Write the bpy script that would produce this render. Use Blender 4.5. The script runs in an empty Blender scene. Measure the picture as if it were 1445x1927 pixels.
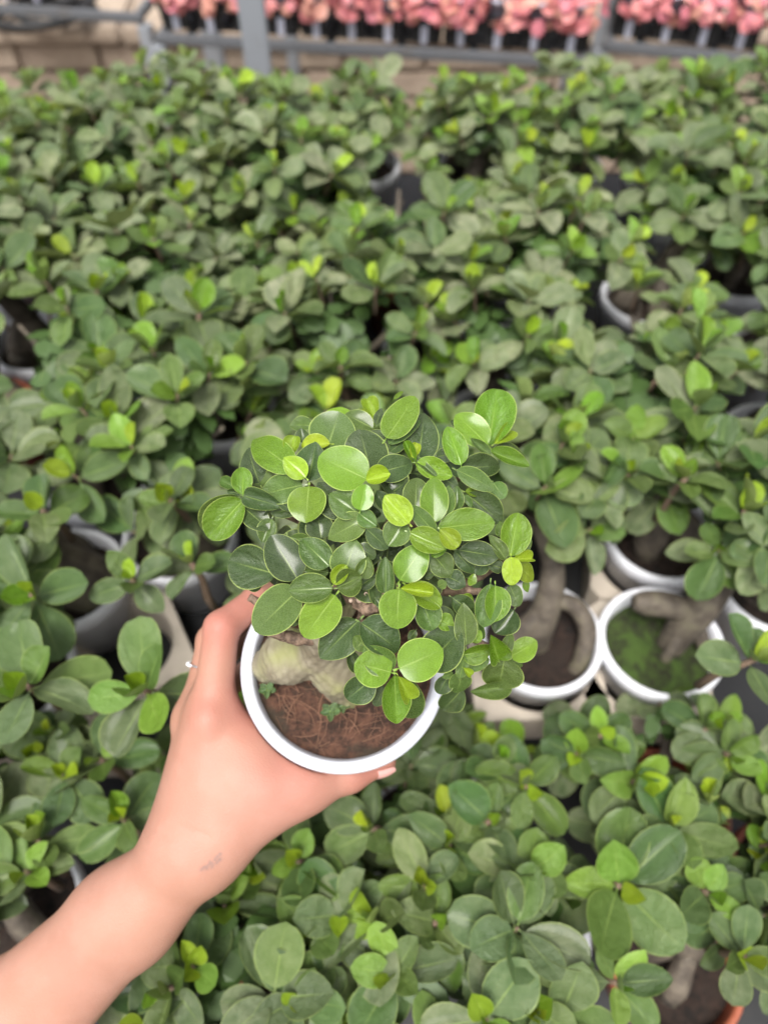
import bpy, bmesh, math, random
import numpy as np
from mathutils import Vector, Matrix, Quaternion, noise

rnd = random.Random(7)
C = bpy.context.scene.collection
R = math.radians
scene = bpy.context.scene

# ------------------------------------------------------------------ camera
FPX = 1447.0                       # focal length in photograph pixels (1445 x 1927)
CZ = 1.52
PITCH = R(54.0)
cam_d = bpy.data.cameras.new('camera')
cam = bpy.data.objects.new('camera', cam_d); C.objects.link(cam)
cam.location = (0, 0, CZ)
cam.rotation_euler = (math.pi/2 - PITCH, 0, 0)
cam_d.sensor_fit = 'VERTICAL'; cam_d.sensor_height = 36.0
cam_d.lens = 36.0*FPX/1927.0
cam_d.clip_start = 0.01; cam_d.clip_end = 200
cam_d.dof.use_dof = True
cam_d.dof.focus_distance = 0.362
cam_d.dof.aperture_fstop = cam_d.lens/1000/0.0052
scene.camera = cam

# ------------------------------------------------------------------ sky and sun
SUN_EL, SUN_AZ = R(66), R(200)     # azimuth measured clockwise from +Y
w = bpy.data.worlds.new('World'); scene.world = w; w.use_nodes = True
nt = w.node_tree; nt.nodes.clear()
wo = nt.nodes.new('ShaderNodeOutputWorld'); bg = nt.nodes.new('ShaderNodeBackground')
sky = nt.nodes.new('ShaderNodeTexSky'); sky.sky_type = 'NISHITA'; sky.sun_disc = False
sky.sun_elevation = SUN_EL; sky.sun_rotation = SUN_AZ
sky.air_density = 1.0; sky.dust_density = 6.0; sky.ozone_density = 1.0
hs = nt.nodes.new('ShaderNodeHueSaturation'); hs.inputs['Saturation'].default_value = 0.16
nt.links.new(sky.outputs[0], hs.inputs['Color']); nt.links.new(hs.outputs[0], bg.inputs['Color'])
nt.links.new(bg.outputs[0], wo.inputs['Surface'])
bg.inputs['Strength'].default_value = 0.08
sun_d = bpy.data.lights.new('sun', 'SUN'); sun_d.energy = 1.5; sun_d.angle = R(22); sun_d.color = (1.0, 0.96, 0.9)
sun = bpy.data.objects.new('sun', sun_d); C.objects.link(sun); sun.location = (0, 0, 6)
sd = Vector((math.sin(SUN_AZ)*math.cos(SUN_EL), math.cos(SUN_AZ)*math.cos(SUN_EL), math.sin(SUN_EL)))
sun.rotation_euler = sd.to_track_quat('Z', 'Y').to_euler()
scene.view_settings.view_transform = 'Standard'; scene.view_settings.look = 'None'
scene.view_settings.exposure = 1.55; scene.view_settings.gamma = 1.0
scene.render.engine = 'CYCLES'
cy = scene.cycles
cy.use_denoising = True
cy.max_bounces = 7; cy.diffuse_bounces = 4; cy.glossy_bounces = 3; cy.transmission_bounces = 5
cy.sample_clamp_indirect = 6

# ------------------------------------------------------------------ pixel -> point helpers
FW = Vector((0, math.cos(PITCH), -math.sin(PITCH)))
UP = Vector((0, math.sin(PITCH), math.cos(PITCH)))
RT = Vector((1, 0, 0))
O = Vector((0, 0, CZ))
def P(px, py, d):                  # point at depth d (metres along the view axis)
    return O + RT*((px-722.5)/FPX*d) + UP*((963.5-py)/FPX*d) + FW*d
def ray(px, py):
    return (RT*((px-722.5)/FPX) + UP*((963.5-py)/FPX) + FW)
def on_z(px, py, z):
    r = ray(px, py); return O + r*((z-CZ)/r.z)
def proj(p):
    q = p - O; d = q.dot(FW)
    return 722.5 + q.dot(RT)/d*FPX, 963.5 - q.dot(UP)/d*FPX, d

# ------------------------------------------------------------------ object helpers
def mesh_obj(name, verts, faces, mat, parent=None, smooth=True, uvs=None):
    me = bpy.data.meshes.new(name); me.from_pydata([tuple(v) for v in verts], [], faces)
    if smooth: me.polygons.foreach_set('use_smooth', [True]*len(me.polygons))
    if uvs is not None:
        ul = me.uv_layers.new(name='uv')
        for l in me.loops: ul.data[l.index].uv = uvs[l.vertex_index]
    me.update()
    if mat: me.materials.append(mat)
    o = bpy.data.objects.new(name, me); C.objects.link(o)
    if parent: o.parent = parent
    return o
def inst(name, me, mw, parent, parent_inv, color=None):
    o = bpy.data.objects.new(name, me)
    o.parent = parent; o.matrix_parent_inverse = parent_inv; o.matrix_basis = mw
    if color: o.color = color
    C.objects.link(o); return o
def empty(name, loc, label, cat, group=None):
    o = bpy.data.objects.new(name, None); o.empty_display_size = 0.03
    o.location = loc; C.objects.link(o); tag(o, label, cat, group); return o
def tag(o, label=None, cat=None, group=None, kind=None):
    if label: o['label'] = label
    if cat: o['category'] = cat
    if group: o['group'] = group
    if kind: o['kind'] = kind
    return o
def tube(pts, rads, seg=8, cap=True):
    V, F = [], []
    pts = [Vector(p) for p in pts]; n = len(pts)
    up = Vector((0.13, 0.21, 0.97))
    for i, p in enumerate(pts):
        t = (pts[min(i+1, n-1)] - pts[max(i-1, 0)]).normalized()
        a = t.cross(up)
        if a.length < 0.05: a = t.cross(Vector((1, 0, 0)))
        a.normalize(); b = t.cross(a)
        for k in range(seg):
            an = 2*math.pi*k/seg
            V.append(p + (a*math.cos(an) + b*math.sin(an))*rads[i])
    for i in range(n-1):
        for k in range(seg):
            F.append((i*seg+k, i*seg+(k+1) % seg, (i+1)*seg+(k+1) % seg, (i+1)*seg+k))
    if cap:
        F.append(tuple(range(seg-1, -1, -1))); F.append(tuple((n-1)*seg+k for k in range(seg)))
    return V, F
def join(parts):
    V, F = [], []
    for v, f in parts:
        o = len(V); V += list(v); F += [tuple(i+o for i in q) for q in f]
    return V, F
def box(c, s, rz=0):
    c = Vector(c); V = []
    cs, sn = math.cos(rz), math.sin(rz)
    for dz in (-1, 1):
        for dx, dy in ((-1, -1), (1, -1), (1, 1), (-1, 1)):
            x, y = dx*s[0]/2, dy*s[1]/2
            V.append(c + Vector((x*cs-y*sn, x*sn+y*cs, dz*s[2]/2)))
    F = [(3, 2, 1, 0), (4, 5, 6, 7), (0, 1, 5, 4), (1, 2, 6, 5), (2, 3, 7, 6), (3, 0, 4, 7)]
    return V, F
def bevel_box(name, s, mat, parent, loc, rz=0, b=0.002):
    bm = bmesh.new(); bmesh.ops.create_cube(bm, size=1)
    bmesh.ops.scale(bm, vec=s, verts=bm.verts)
    bmesh.ops.bevel(bm, geom=bm.edges[:], offset=b, segments=2, affect='EDGES')
    me = bpy.data.meshes.new(name); bm.to_mesh(me); bm.free(); me.materials.append(mat)
    o = bpy.data.objects.new(name, me); C.objects.link(o)
    o.location = loc; o.rotation_euler.z = rz
    if parent: o.parent = parent
    return o
def lathe(profile, seg=40):
    V, F = [], []
    for r, z in profile:
        for k in range(seg):
            a = 2*math.pi*k/seg; V.append((r*math.cos(a), r*math.sin(a), z))
    for i in range(len(profile)-1):
        for k in range(seg):
            F.append((i*seg+k, i*seg+(k+1) % seg, (i+1)*seg+(k+1) % seg, (i+1)*seg+k))
    return V, F

# ------------------------------------------------------------------ materials
class Mat:
    def __init__(s, name):
        s.m = bpy.data.materials.new(name); s.m.use_nodes = True
        s.t = s.m.node_tree; s.t.nodes.clear()
        s.out = s.n('ShaderNodeOutputMaterial')
    def n(s, typ, **kw):
        x = s.t.nodes.new(typ)
        for k, v in kw.items():
            if hasattr(x, k): setattr(x, k, v)
            else: x.inputs[k.replace('_', ' ')].default_value = v
        return x
    def l(s, a, b): s.t.links.new(a, b)
    def math(s, op, a, b=None, clamp=False):
        x = s.t.nodes.new('ShaderNodeMath'); x.operation = op; x.use_clamp = clamp
        for i, v in enumerate((a, b)):
            if v is None: continue
            if isinstance(v, (int, float)): x.inputs[i].default_value = v
            else: s.l(v, x.inputs[i])
        return x.outputs[0]
    def mix(s, f, a, b, mode='MIX'):
        x = s.t.nodes.new('ShaderNodeMix'); x.data_type = 'RGBA'; x.blend_type = mode
        for sock, v in ((x.inputs[0], f), (x.inputs[6], a), (x.inputs[7], b)):
            if isinstance(v, (int, float)): sock.default_value = v
            elif isinstance(v, tuple): sock.default_value = v if len(v) == 4 else v+(1,)
            else: s.l(v, sock)
        return x.outputs[2]
    def smooth(s, v, a, b, to0=0.0, to1=1.0):
        x = s.t.nodes.new('ShaderNodeMapRange'); x.interpolation_type = 'SMOOTHSTEP'
        s.l(v, x.inputs[0])
        for i, q in enumerate((a, b, to0, to1)): x.inputs[i+1].default_value = q
        return x.outputs[0]
    def noise(s, scale, detail=4, rough=0.6, coord='Object', vec=None):
        x = s.t.nodes.new('ShaderNodeTexNoise'); x.inputs['Scale'].default_value = scale
        x.inputs['Detail'].default_value = detail; x.inputs['Roughness'].default_value = rough
        if vec is None:
            tc = s.t.nodes.new('ShaderNodeTexCoord'); vec = tc.outputs[coord]
        s.l(vec, x.inputs['Vector']); return x.outputs['Fac']
    def bump(s, h, strength, dist):
        b = s.t.nodes.new('ShaderNodeBump'); b.inputs['Strength'].default_value = strength
        b.inputs['Distance'].default_value = dist; s.l(h, b.inputs['Height']); return b.outputs[0]
    def principled(s, color, rough=0.5, normal=None, **kw):
        p = s.t.nodes.new('ShaderNodeBsdfPrincipled')
        if isinstance(color, tuple): p.inputs['Base Color'].default_value = color if len(color) == 4 else color+(1,)
        else: s.l(color, p.inputs['Base Color'])
        if isinstance(rough, (int, float)): p.inputs['Roughness'].default_value = rough
        else: s.l(rough, p.inputs['Roughness'])
        if normal is not None: s.l(normal, p.inputs['Normal'])
        for k, v in kw.items():
            p.inputs[k.replace('_', ' ')].default_value = v
        return p
    def finish(s, shader):
        s.l(shader, s.out.inputs['Surface']); return s.m

def leaf_material(name, hero=False):
    m = Mat(name)
    oi = m.n('ShaderNodeObjectInfo'); uv = m.n('ShaderNodeUVMap'); uv.uv_map = 'uv'
    sep = m.n('ShaderNodeSeparateXYZ'); m.l(uv.outputs[0], sep.inputs[0])
    u = m.math('ABSOLUTE', m.math('SUBTRACT', m.math('MULTIPLY', sep.outputs[0], 2.0), 1.0))
    v = sep.outputs[1]
    tc = m.n('ShaderNodeTexCoord')
    rn = oi.outputs['Random']
    off = m.n('ShaderNodeVectorMath'); off.operation = 'ADD'
    cmb = m.n('ShaderNodeCombineXYZ'); m.l(m.math('MULTIPLY', rn, 37.0), cmb.inputs[0]); m.l(m.math('MULTIPLY', rn, 91.0), cmb.inputs[1])
    m.l(tc.outputs['Object'], off.inputs[0]); m.l(cmb.outputs[0], off.inputs[1])
    nz = m.noise(3.0, 3, 0.55, vec=off.outputs[0])
    nf = m.noise(45.0, 3, 0.7, vec=off.outputs[0])
    # value variation between leaves and across the blade
    val = m.math('MULTIPLY', m.math('ADD', m.math('MULTIPLY', rn, 0.35), 0.82), m.math('ADD', m.math('MULTIPLY', nz, 0.5), 0.75))
    hsv = m.n('ShaderNodeHueSaturation'); m.l(oi.outputs['Color'], hsv.inputs['Color']); m.l(val, hsv.inputs['Value'])
    m.l(m.math('ADD', m.math('MULTIPLY', m.math('FRACT', m.math('MULTIPLY', rn, 17.3)), 0.018), 0.484), hsv.inputs['Hue'])
    col = hsv.outputs[0]
    # dusty film (amount in the object colour's alpha)
    dust = m.math('MULTIPLY', oi.outputs['Alpha'], m.smooth(m.math('ADD', m.math('MULTIPLY', nz, 0.75), m.math('MULTIPLY', nf, 0.30)), 0.25, 0.9, 0.15, 0.85))
    col = m.mix(dust, col, (0.43, 0.415, 0.29))
    # paler speckles, midrib, side veins, pale margin
    speck = m.smooth(m.noise(90.0, 1, 0.5, vec=off.outputs[0]), 0.72, 0.8, 0, 0.35)
    col = m.mix(speck, col, (0.36, 0.44, 0.24))
    wv = m.math('SINE', m.math('ADD', m.math('MULTIPLY', nz, 7.0), m.math('MULTIPLY', m.math('SUBTRACT', v, m.math('MULTIPLY', u, 0.42)), 58.0)))
    vein = m.smooth(wv, 0.72, 1.0, 0, 0.055 if hero else 0.03)
    pale = m.mix(0.5, col, (0.42, 0.55, 0.16))
    col = m.mix(vein, col, pale)
    mid = m.math('MULTIPLY', m.smooth(u, 0.015, 0.065, 1.0, 0.0), m.smooth(v, 0.15, 1.0, 0.62, 0.05))
    col = m.mix(mid, col, pale)
    edge = m.math('MULTIPLY', m.smooth(u, 0.93, 0.985), 0.55 if hero else 0.3)
    col = m.mix(edge, col, (0.50, 0.62, 0.17))
    geo = m.n('ShaderNodeNewGeometry')
    back = m.mix(0.5, col, (0.25, 0.30, 0.17))
    col = m.mix(geo.outputs['Backfacing'], col, back)
    bh = m.math('ADD', m.math('MULTIPLY', mid, -0.6), m.math('ADD', m.math('MULTIPLY', vein, 1.2), m.math('ADD', m.math('MULTIPLY', nf, 0.35), m.math('MULTIPLY', nz, 1.6))))
    nrm = m.bump(bh, 0.4, 0.05)
    rough = m.math('ADD', m.math('MULTIPLY', nf, 0.22), m.math('ADD', 0.15 if hero else 0.20, m.math('MULTIPLY', oi.outputs['Alpha'], 0.22)))
    p = m.principled(col, rough, nrm, Specular_IOR_Level=0.5, Coat_Weight=0.35 if hero else 0.12, Coat_Roughness=0.16)
    tr = m.n('ShaderNodeBsdfTranslucent')
    tcol = m.mix(1.0, col, (1.0, 1.0, 0.45), 'MULTIPLY'); m.l(tcol, tr.inputs['Color'])
    mx = m.n('ShaderNodeMixShader'); mx.inputs[0].default_value = 0.22
    m.l(p.outputs[0], mx.inputs[1]); m.l(tr.outputs[0], mx.inputs[2])
    return m.finish(mx.outputs[0])
LEAF_HERO = leaf_material('leaf_fresh', True)
LEAF = leaf_material('leaf_dusty')

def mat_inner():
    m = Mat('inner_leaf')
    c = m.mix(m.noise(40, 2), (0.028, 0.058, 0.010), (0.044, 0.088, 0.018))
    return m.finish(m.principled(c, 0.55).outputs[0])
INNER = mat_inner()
def mat_bark(name, c1, c2, c3, sc=60):
    m = Mat(name)
    a = m.noise(sc, 6, 0.65); b = m.noise(sc*0.25, 3)
    c = m.mix(m.smooth(a, 0.35, 0.65), c1, c2); c = m.mix(m.smooth(b, 0.5, 0.7), c, c3)
    return m.finish(m.principled(c, 0.75, m.bump(a, 0.5, 0.002)).outputs[0])
BARK = mat_bark('bark_grey_brown', (0.055, 0.043, 0.033), (0.13, 0.108, 0.082), (0.095, 0.088, 0.05))
BARK_TWIG = mat_bark('bark_twig', (0.07, 0.045, 0.03), (0.25, 0.17, 0.12), (0.12, 0.08, 0.05), 260)
ROOT = mat_bark('swollen_root', (0.15, 0.13, 0.085), (0.23, 0.205, 0.15), (0.19, 0.20, 0.06), 60)
CUT = mat_bark('cut_wood', (0.42, 0.31, 0.24), (0.55, 0.42, 0.34), (0.3, 0.2, 0.15), 300)
def mat_stem():
    m = Mat('green_stem'); return m.finish(m.principled((0.2, 0.3, 0.06), 0.5).outputs[0])
STEM = mat_stem()
def mat_soil(name, c1, c2, c3):
    m = Mat(name)
    a = m.noise(130, 8, 0.75); b = m.noise(30, 4)
    c = m.mix(m.smooth(a, 0.38, 0.62), c1, c2); c = m.mix(m.smooth(b, 0.5, 0.6, 0, 0.85), c, c3)
    return m.finish(m.principled(c, 0.95, m.bump(a, 1.0, 0.006)).outputs[0])
SOIL = mat_soil('peat_soil', (0.010, 0.006, 0.004), (0.045, 0.024, 0.016), (0.026, 0.016, 0.011))
SOIL_HERO = mat_soil('coir_soil', (0.035, 0.017, 0.010), (0.13, 0.058, 0.034), (0.05, 0.036, 0.022))
MOSS = mat_soil('mossy_soil', (0.02, 0.02, 0.008), (0.05, 0.085, 0.012), (0.06, 0.11, 0.015))
def mat_fibre():
    m = Mat('coir_fibre'); oi = m.noise(25, 2)
    c = m.mix(oi, (0.11, 0.05, 0.03), (0.27, 0.14, 0.085))
    return m.finish(m.principled(c, 0.8).outputs[0])
FIBRE = mat_fibre()
def mat_plastic(name, col, rough=0.4, dirt=0.25, dcol=(0.2, 0.17, 0.13), spec=0.45):
    m = Mat(name)
    a = m.noise(18, 5, 0.65); b = m.noise(160, 3)
    f = m.math('MULTIPLY', m.smooth(a, 0.48, 0.72), dirt)
    c = m.mix(f, col, dcol)
    r = m.math('ADD', m.math('MULTIPLY', b, 0.2), rough-0.1)
    return m.finish(m.principled(c, r, m.bump(b, 0.06, 0.001), Specular_IOR_Level=spec).outputs[0])
WHITE = mat_plastic('white_plastic', (0.74, 0.75, 0.80), 0.42, 0.3)
WHITE_HERO = mat_plastic('white_plastic_clean', (0.62, 0.64, 0.71), 0.35, 0.06, (0.5, 0.48, 0.45))
TERRA = mat_plastic('terracotta_plastic', (0.30, 0.085, 0.045), 0.5, 0.4)
BEIGE = mat_plastic('beige_tray_plastic', (0.50, 0.44, 0.37), 0.55, 0.45)
BLACK = mat_plastic('black_plastic', (0.012, 0.0125, 0.014), 0.5, 0.3, (0.05, 0.045, 0.04))
PALE = mat_plastic('pale_blue_grey_plastic', (0.50, 0.52, 0.62), 0.45, 0.25)
STEEL = mat_plastic('galvanised_steel', (0.25, 0.265, 0.29), 0.5, 0.5, (0.17, 0.17, 0.17))
STEEL_D = mat_plastic('dull_steel', (0.10, 0.105, 0.115), 0.55, 0.5, (0.1, 0.09, 0.08))
def mat_ground():
    m = Mat('earth_floor'); a = m.noise(6, 8, 0.7, coord='Object'); b = m.noise(0.9, 3)
    c = m.mix(m.smooth(a, 0.3, 0.7), (0.13, 0.10, 0.075), (0.26, 0.21, 0.165)); c = m.mix(m.smooth(b, 0.4, 0.7), c, (0.2, 0.17, 0.135))
    return m.finish(m.principled(c, 0.9, m.bump(a, 0.6, 0.02)).outputs[0])
GROUND = mat_ground()
def mat_wall():
    m = Mat('tan_masonry')
    a = m.noise(14, 6, 0.7)
    c = m.mix(m.smooth(a, 0.3, 0.7), (0.26, 0.20, 0.155), (0.36, 0.29, 0.225))
    return m.finish(m.principled(c, 0.9, m.bump(a, 0.5, 0.01)).outputs[0])
WALL = mat_wall()
def mat_skin():
    m = Mat('skin')
    at = m.n('ShaderNodeAttribute'); at.attribute_name = 'flush'
    tt = m.n('ShaderNodeAttribute'); tt.attribute_name = 'ink'
    a = m.noise(45, 4, 0.55); b = m.noise(700, 4, 0.6); b2 = m.noise(12, 2)
    c = m.mix(m.smooth(a, 0.3, 0.7), (0.335, 0.172, 0.126), (0.37, 0.198, 0.150))
    c = m.mix(m.smooth(b2, 0.35, 0.7, 0, 0.5), c, (0.325, 0.168, 0.112))
    c = m.mix(m.math('MULTIPLY', at.outputs['Fac'], 0.75), c, (0.36, 0.122, 0.098))
    c = m.mix(m.math('MULTIPLY', tt.outputs['Fac'], 0.55), c, (0.10, 0.10, 0.11))
    vo = m.n('ShaderNodeTexVoronoi'); vo.inputs['Scale'].default_value = 900
    tc = m.n('ShaderNodeTexCoord'); m.l(tc.outputs['Object'], vo.inputs['Vector'])
    h = m.math('ADD', m.math('MULTIPLY', b, 0.6), m.math('MULTIPLY', vo.outputs['Distance'], 0.6))
    p = m.principled(c, 0.54, m.bump(h, 0.3, 0.0008), Specular_IOR_Level=0.32, Subsurface_Weight=0.12, Subsurface_Scale=0.006)
    p.inputs['Subsurface Radius'].default_value = (1.0, 0.35, 0.2)
    return m.finish(p.outputs[0])
SKIN = mat_skin()
def mat_simple(name, col, rough, **kw):
    m = Mat(name); n = m.noise(50, 2)
    c = m.mix(m.math('MULTIPLY', n, 0.25), col, tuple(x*0.6 for x in col))
    return m.finish(m.principled(c, rough, **kw).outputs[0])
NAIL = mat_simple('fingernail', (0.68, 0.36, 0.33), 0.28)
SILVER = mat_simple('silver', (0.8, 0.8, 0.82), 0.18, Metallic=1.0)
GEM = mat_simple('clear_gem', (0.9, 0.9, 0.95), 0.05, Specular_IOR_Level=1.0)
def mat_pink():
    m = Mat('pink_leaf'); oi = m.n('ShaderNodeObjectInfo')
    n = m.noise(30, 3)
    c = m.mix(m.smooth(n, 0.4, 0.7, 0, 0.5), oi.outputs['Color'], (0.55, 0.30, 0.25))
    p = m.principled(c, 0.5)
    tr = m.n('ShaderNodeBsdfTranslucent'); m.l(c, tr.inputs['Color'])
    mx = m.n('ShaderNodeMixShader'); mx.inputs[0].default_value = 0.2
    m.l(p.outputs[0], mx.inputs[1]); m.l(tr.outputs[0], mx.inputs[2])
    return m.finish(mx.outputs[0])
PINK = mat_pink()

# ------------------------------------------------------------------ leaf blades (unit length along +Y, unit width, upper face +Z)
def leaf_mesh(name, mat, a, b, nl, nc, cup, arch, twist=0.0, wave=0.0, side=0.0):
    V, F, U = [], [], []
    tm = a/(a+b); wm = tm**a*(1-tm)**b
    # stalk
    for y in (-0.13, -0.06):
        for s in (-1, 1):
            V.append((s*0.028, y, -0.02)); U.append((0.5+s*0.02, 0.0))
    base = len(V)
    for i in range(nl+1):
        t = i/nl; t = 0.5*(1-math.cos(math.pi*t))*0.55 + t*0.45
        wd = 0.5*(max(t, 1e-4)**a*max(1-t, 0)**b)/wm
        if i == 0: wd = 0.028
        if i == nl: wd = 0.012
        for k in range(nc+1):
            u = -1+2*k/nc
            x = u*wd + side*t*t
            z = cup*(abs(u)**1.5)*wd*1.6 - arch*t*t + twist*u*wd*t + wave*math.sin(t*9+u*2)*abs(u)*wd
            V.append((x, t, z)); U.append((0.5+u*0.5, t))
    F.append((0, 1, 3, 2))
    mid = nc//2
    F.append((2, 3, base+mid+1, base+mid)); F.append((2, base+mid, base+mid-1))
    for i in range(nl):
        for k in range(nc):
            q = base+i*(nc+1)+k
            F.append((q, q+1, q+nc+2, q+nc+1))
    me = bpy.data.meshes.new(name); me.from_pydata(V, [], F)
    me.polygons.foreach_set('use_smooth', [True]*len(me.polygons))
    ul = me.uv_layers.new(name='uv')
    for l in me.loops: ul.data[l.index].uv = U[l.vertex_index]
    me.materials.append(mat); me.update(); return me
SHAPES = [(0.46, 0.58), (0.56, 0.66), (0.56, 0.80), (0.50, 0.70), (0.66, 0.72), (0.62, 0.88)]
BSHAPES = [(0.60, 0.46), (0.66, 0.52), (0.70, 0.62), (0.56, 0.56), (0.80, 0.52), (0.62, 0.70)]
def leaf_set(prefix, mat, nl, nc, rng, shapes):
    out = []
    for a, b in shapes:
        for j in range(2):
            out.append(leaf_mesh(prefix, mat, a, b, nl, nc, rng.uniform(0.03, 0.30), rng.uniform(-0.10, 0.26),
                                 rng.uniform(-0.12, 0.12), rng.uniform(0, 0.05), rng.uniform(-0.06, 0.06)))
    return out
HLEAF = leaf_set('leaf', LEAF_HERO, 16, 8, random.Random(3), SHAPES)
HCURL = [leaf_mesh('leaf', LEAF_HERO, 0.65, 0.5, 14, 8, 0.45, 0.10), leaf_mesh('leaf', LEAF_HERO, 0.7, 0.5, 14, 8, 0.65, -0.1)]
BLEAF = leaf_set('leaf', LEAF, 9, 2, random.Random(5), BSHAPES)
BYOUNG = [leaf_mesh('leaf', LEAF, 0.65, 0.5, 9, 2, 0.3, -0.12), leaf_mesh('leaf', LEAF, 0.7, 0.6, 9, 2, 0.45, -0.2)]
PLEAF = [leaf_mesh('leaf', PINK, 0.6, 0.45, 4, 2, 0.2, 0.2), leaf_mesh('leaf', PINK, 0.7, 0.5, 4, 2, -0.1, 0.3)]

def leaf_matrix(base, d, n, L, W):
    y = d.normalized(); x = y.cross(n)
    if x.length < 1e-4: x = y.orthogonal()
    x.normalize(); z = x.cross(y)
    M = Matrix(((x.x, y.x, z.x, base.x), (x.y, y.y, z.y, base.y), (x.z, y.z, z.z, base.z), (0, 0, 0, 1)))
    return M @ Matrix.Diagonal((W, L, L, 1))

# colours (linear), alpha = dust
def jit(c, dust, s=0.14):
    k = 1+rnd.uniform(-s, s)
    return (c[0]*k*(1+rnd.uniform(-.08, .08)), c[1]*k, c[2]*k, dust)
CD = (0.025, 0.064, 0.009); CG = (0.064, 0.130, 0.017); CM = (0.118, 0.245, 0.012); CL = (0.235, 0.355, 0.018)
CB = (0.046, 0.102, 0.022)

# ================================================================== SETTING
BZ = 0.75                          # top of the growing bench
RIM = 0.85                         # rim height of the pots standing on it
g = mesh_obj('ground', [(-40, -40, 0), (40, -40, 0), (40, 40, 0), (-40, 40, 0)], [(0, 1, 2, 3)], GROUND, smooth=False)
tag(g, kind='structure')

# growing bench carrying the bonsai; its front strip is a step lower
STEP_Y = 0.272; STEP = 0.11
bench = empty('growing_bench', (0, 0.8, 0), 'wide dark bench carrying the rows of potted ficus bonsai', 'bench')
bevel_box('bench_top', (2.8, 1.05, 0.04), BLACK, bench, (0, STEP_Y+0.525-0.8, BZ-0.02), b=0.004)
for sx in (-1.3, 0, 1.3):
    for sy in (-0.42, 0.42):
        bevel_box('leg', (0.05, 0.05, BZ-0.042), STEEL_D, bench, (sx, sy, (BZ-0.042)/2), b=0.003)
bench2 = empty('growing_bench', (0, -0.05, 0), 'lower dark bench strip nearest the viewer carrying the front bonsai', 'bench')
bevel_box('bench_top', (2.2, 0.62, 0.04), BLACK, bench2, (0, STEP_Y-0.31-0.002+0.05, BZ-STEP-0.02), b=0.004)
for sx in (-1.0, 1.0):
    for sy in (-0.25, 0.25):
        bevel_box('leg', (0.05, 0.05, BZ-STEP-0.042), STEEL_D, bench2, (sx, sy, (BZ-STEP-0.042)/2), b=0.003)

# low masonry wall running behind the pink plants
wl = empty('low_wall', (0, 2.6, 0), 'low tan masonry wall with a coping, seen under the far benches', 'wall')
mesh_obj('wall_core', *box((0, 0.145, 0.22), (7, 0.25, 0.44)), WALL, wl, smooth=False)
bw, bh = 0.245, 0.075
brick_me = None
for r_ in range(5):
    for k in range(-9, 10):
        x = k*(bw+0.012) + (0.5*(bw+0.012) if r_ % 2 else 0)
        z = 0.05 + r_*(bh+0.012)
        if brick_me is None:
            bo = bevel_box('brick', (bw, 0.03, bh), WALL, wl, (x, 0.012, z), b=0.006); brick_me = bo.data
        else:
            bo = bpy.data.objects.new('brick', brick_me); C.objects.link(bo); bo.parent = wl
            bo.location = (x, 0.012+rnd.uniform(-.004, .003), z)
for k in range(-6, 7):
    bevel_box('coping_stone', (0.537, 0.75, 0.045), WALL, wl, (k*0.54, 0.345, 0.463+rnd.uniform(-.002, .002)), b=0.01)

# grey steel column in front of the far benches
pc = on_z(481, 75, 1.02); k_ = 1.50/pc.y; pc = O + (pc-O)*k_
col_o = empty('steel_column', (pc.x, pc.y, 0), 'square grey steel column rising in front of the pink plants', 'column')
bevel_box('post', (0.047, 0.047, 3.2), STEEL, col_o, (0, 0, 1.61), rz=R(8), b=0.004)
bevel_box('base_plate', (0.14, 0.14, 0.012), STEEL_D, col_o, (0, 0, 0.006), rz=R(8), b=0.002)

# ------------------------------------------------------------------ far benches with pink plants
def pink_plant(loc, label, group, rng):
    e = empty('pink_plant', loc, label, 'plant', group)
    V, F = lathe([(0.024, 0.0), (0.034, 0.070), (0.037, 0.071), (0.037, 0.080), (0.033, 0.080), (0.031, 0.07), (0.0, 0.07)], 16)
    mesh_obj('pot', V, F, PALE, e)
    inv = Matrix.Translation(-Vector(loc))
    c = Vector(loc) + Vector((0, 0, 0.105))
    V, F = tube([(0, 0, 0.07), (0.004, 0, 0.10), (0.0, 0, 0.12)], [0.004, 0.003, 0.002], 5)
    mesh_obj('stem', V, F, STEM, e)
    for i in range(64):
        th = rng.uniform(0, 2*math.pi); z = rng.uniform(-0.75, 1.0); q = math.sqrt(max(0, 1-z*z))
        o = Vector((q*math.cos(th), q*math.sin(th), z))
        p = c + Vector((o.x*0.060, o.y*0.066-0.014, o.z*0.038 - 0.018 - 0.42*max(0,-o.y)*0.06))
        t = Vector((rng.uniform(-1, 1), rng.uniform(-1, 1), rng.uniform(-.6, .4))); t = (t - o*t.dot(o))*0.8 + o*0.4
        L = rng.uniform(0.022, 0.038)
        cc = rng.choice([(0.52, 0.145, 0.17), (0.58, 0.20, 0.20), (0.46, 0.12, 0.17), (0.56, 0.26, 0.20)])
        inst('leaf', rng.choice(PLEAF), leaf_matrix(p - t.normalized()*L*0.5, t, o+Vector((0, 0, .4)), L, L*0.85), e, inv, cc+(1,))

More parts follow.
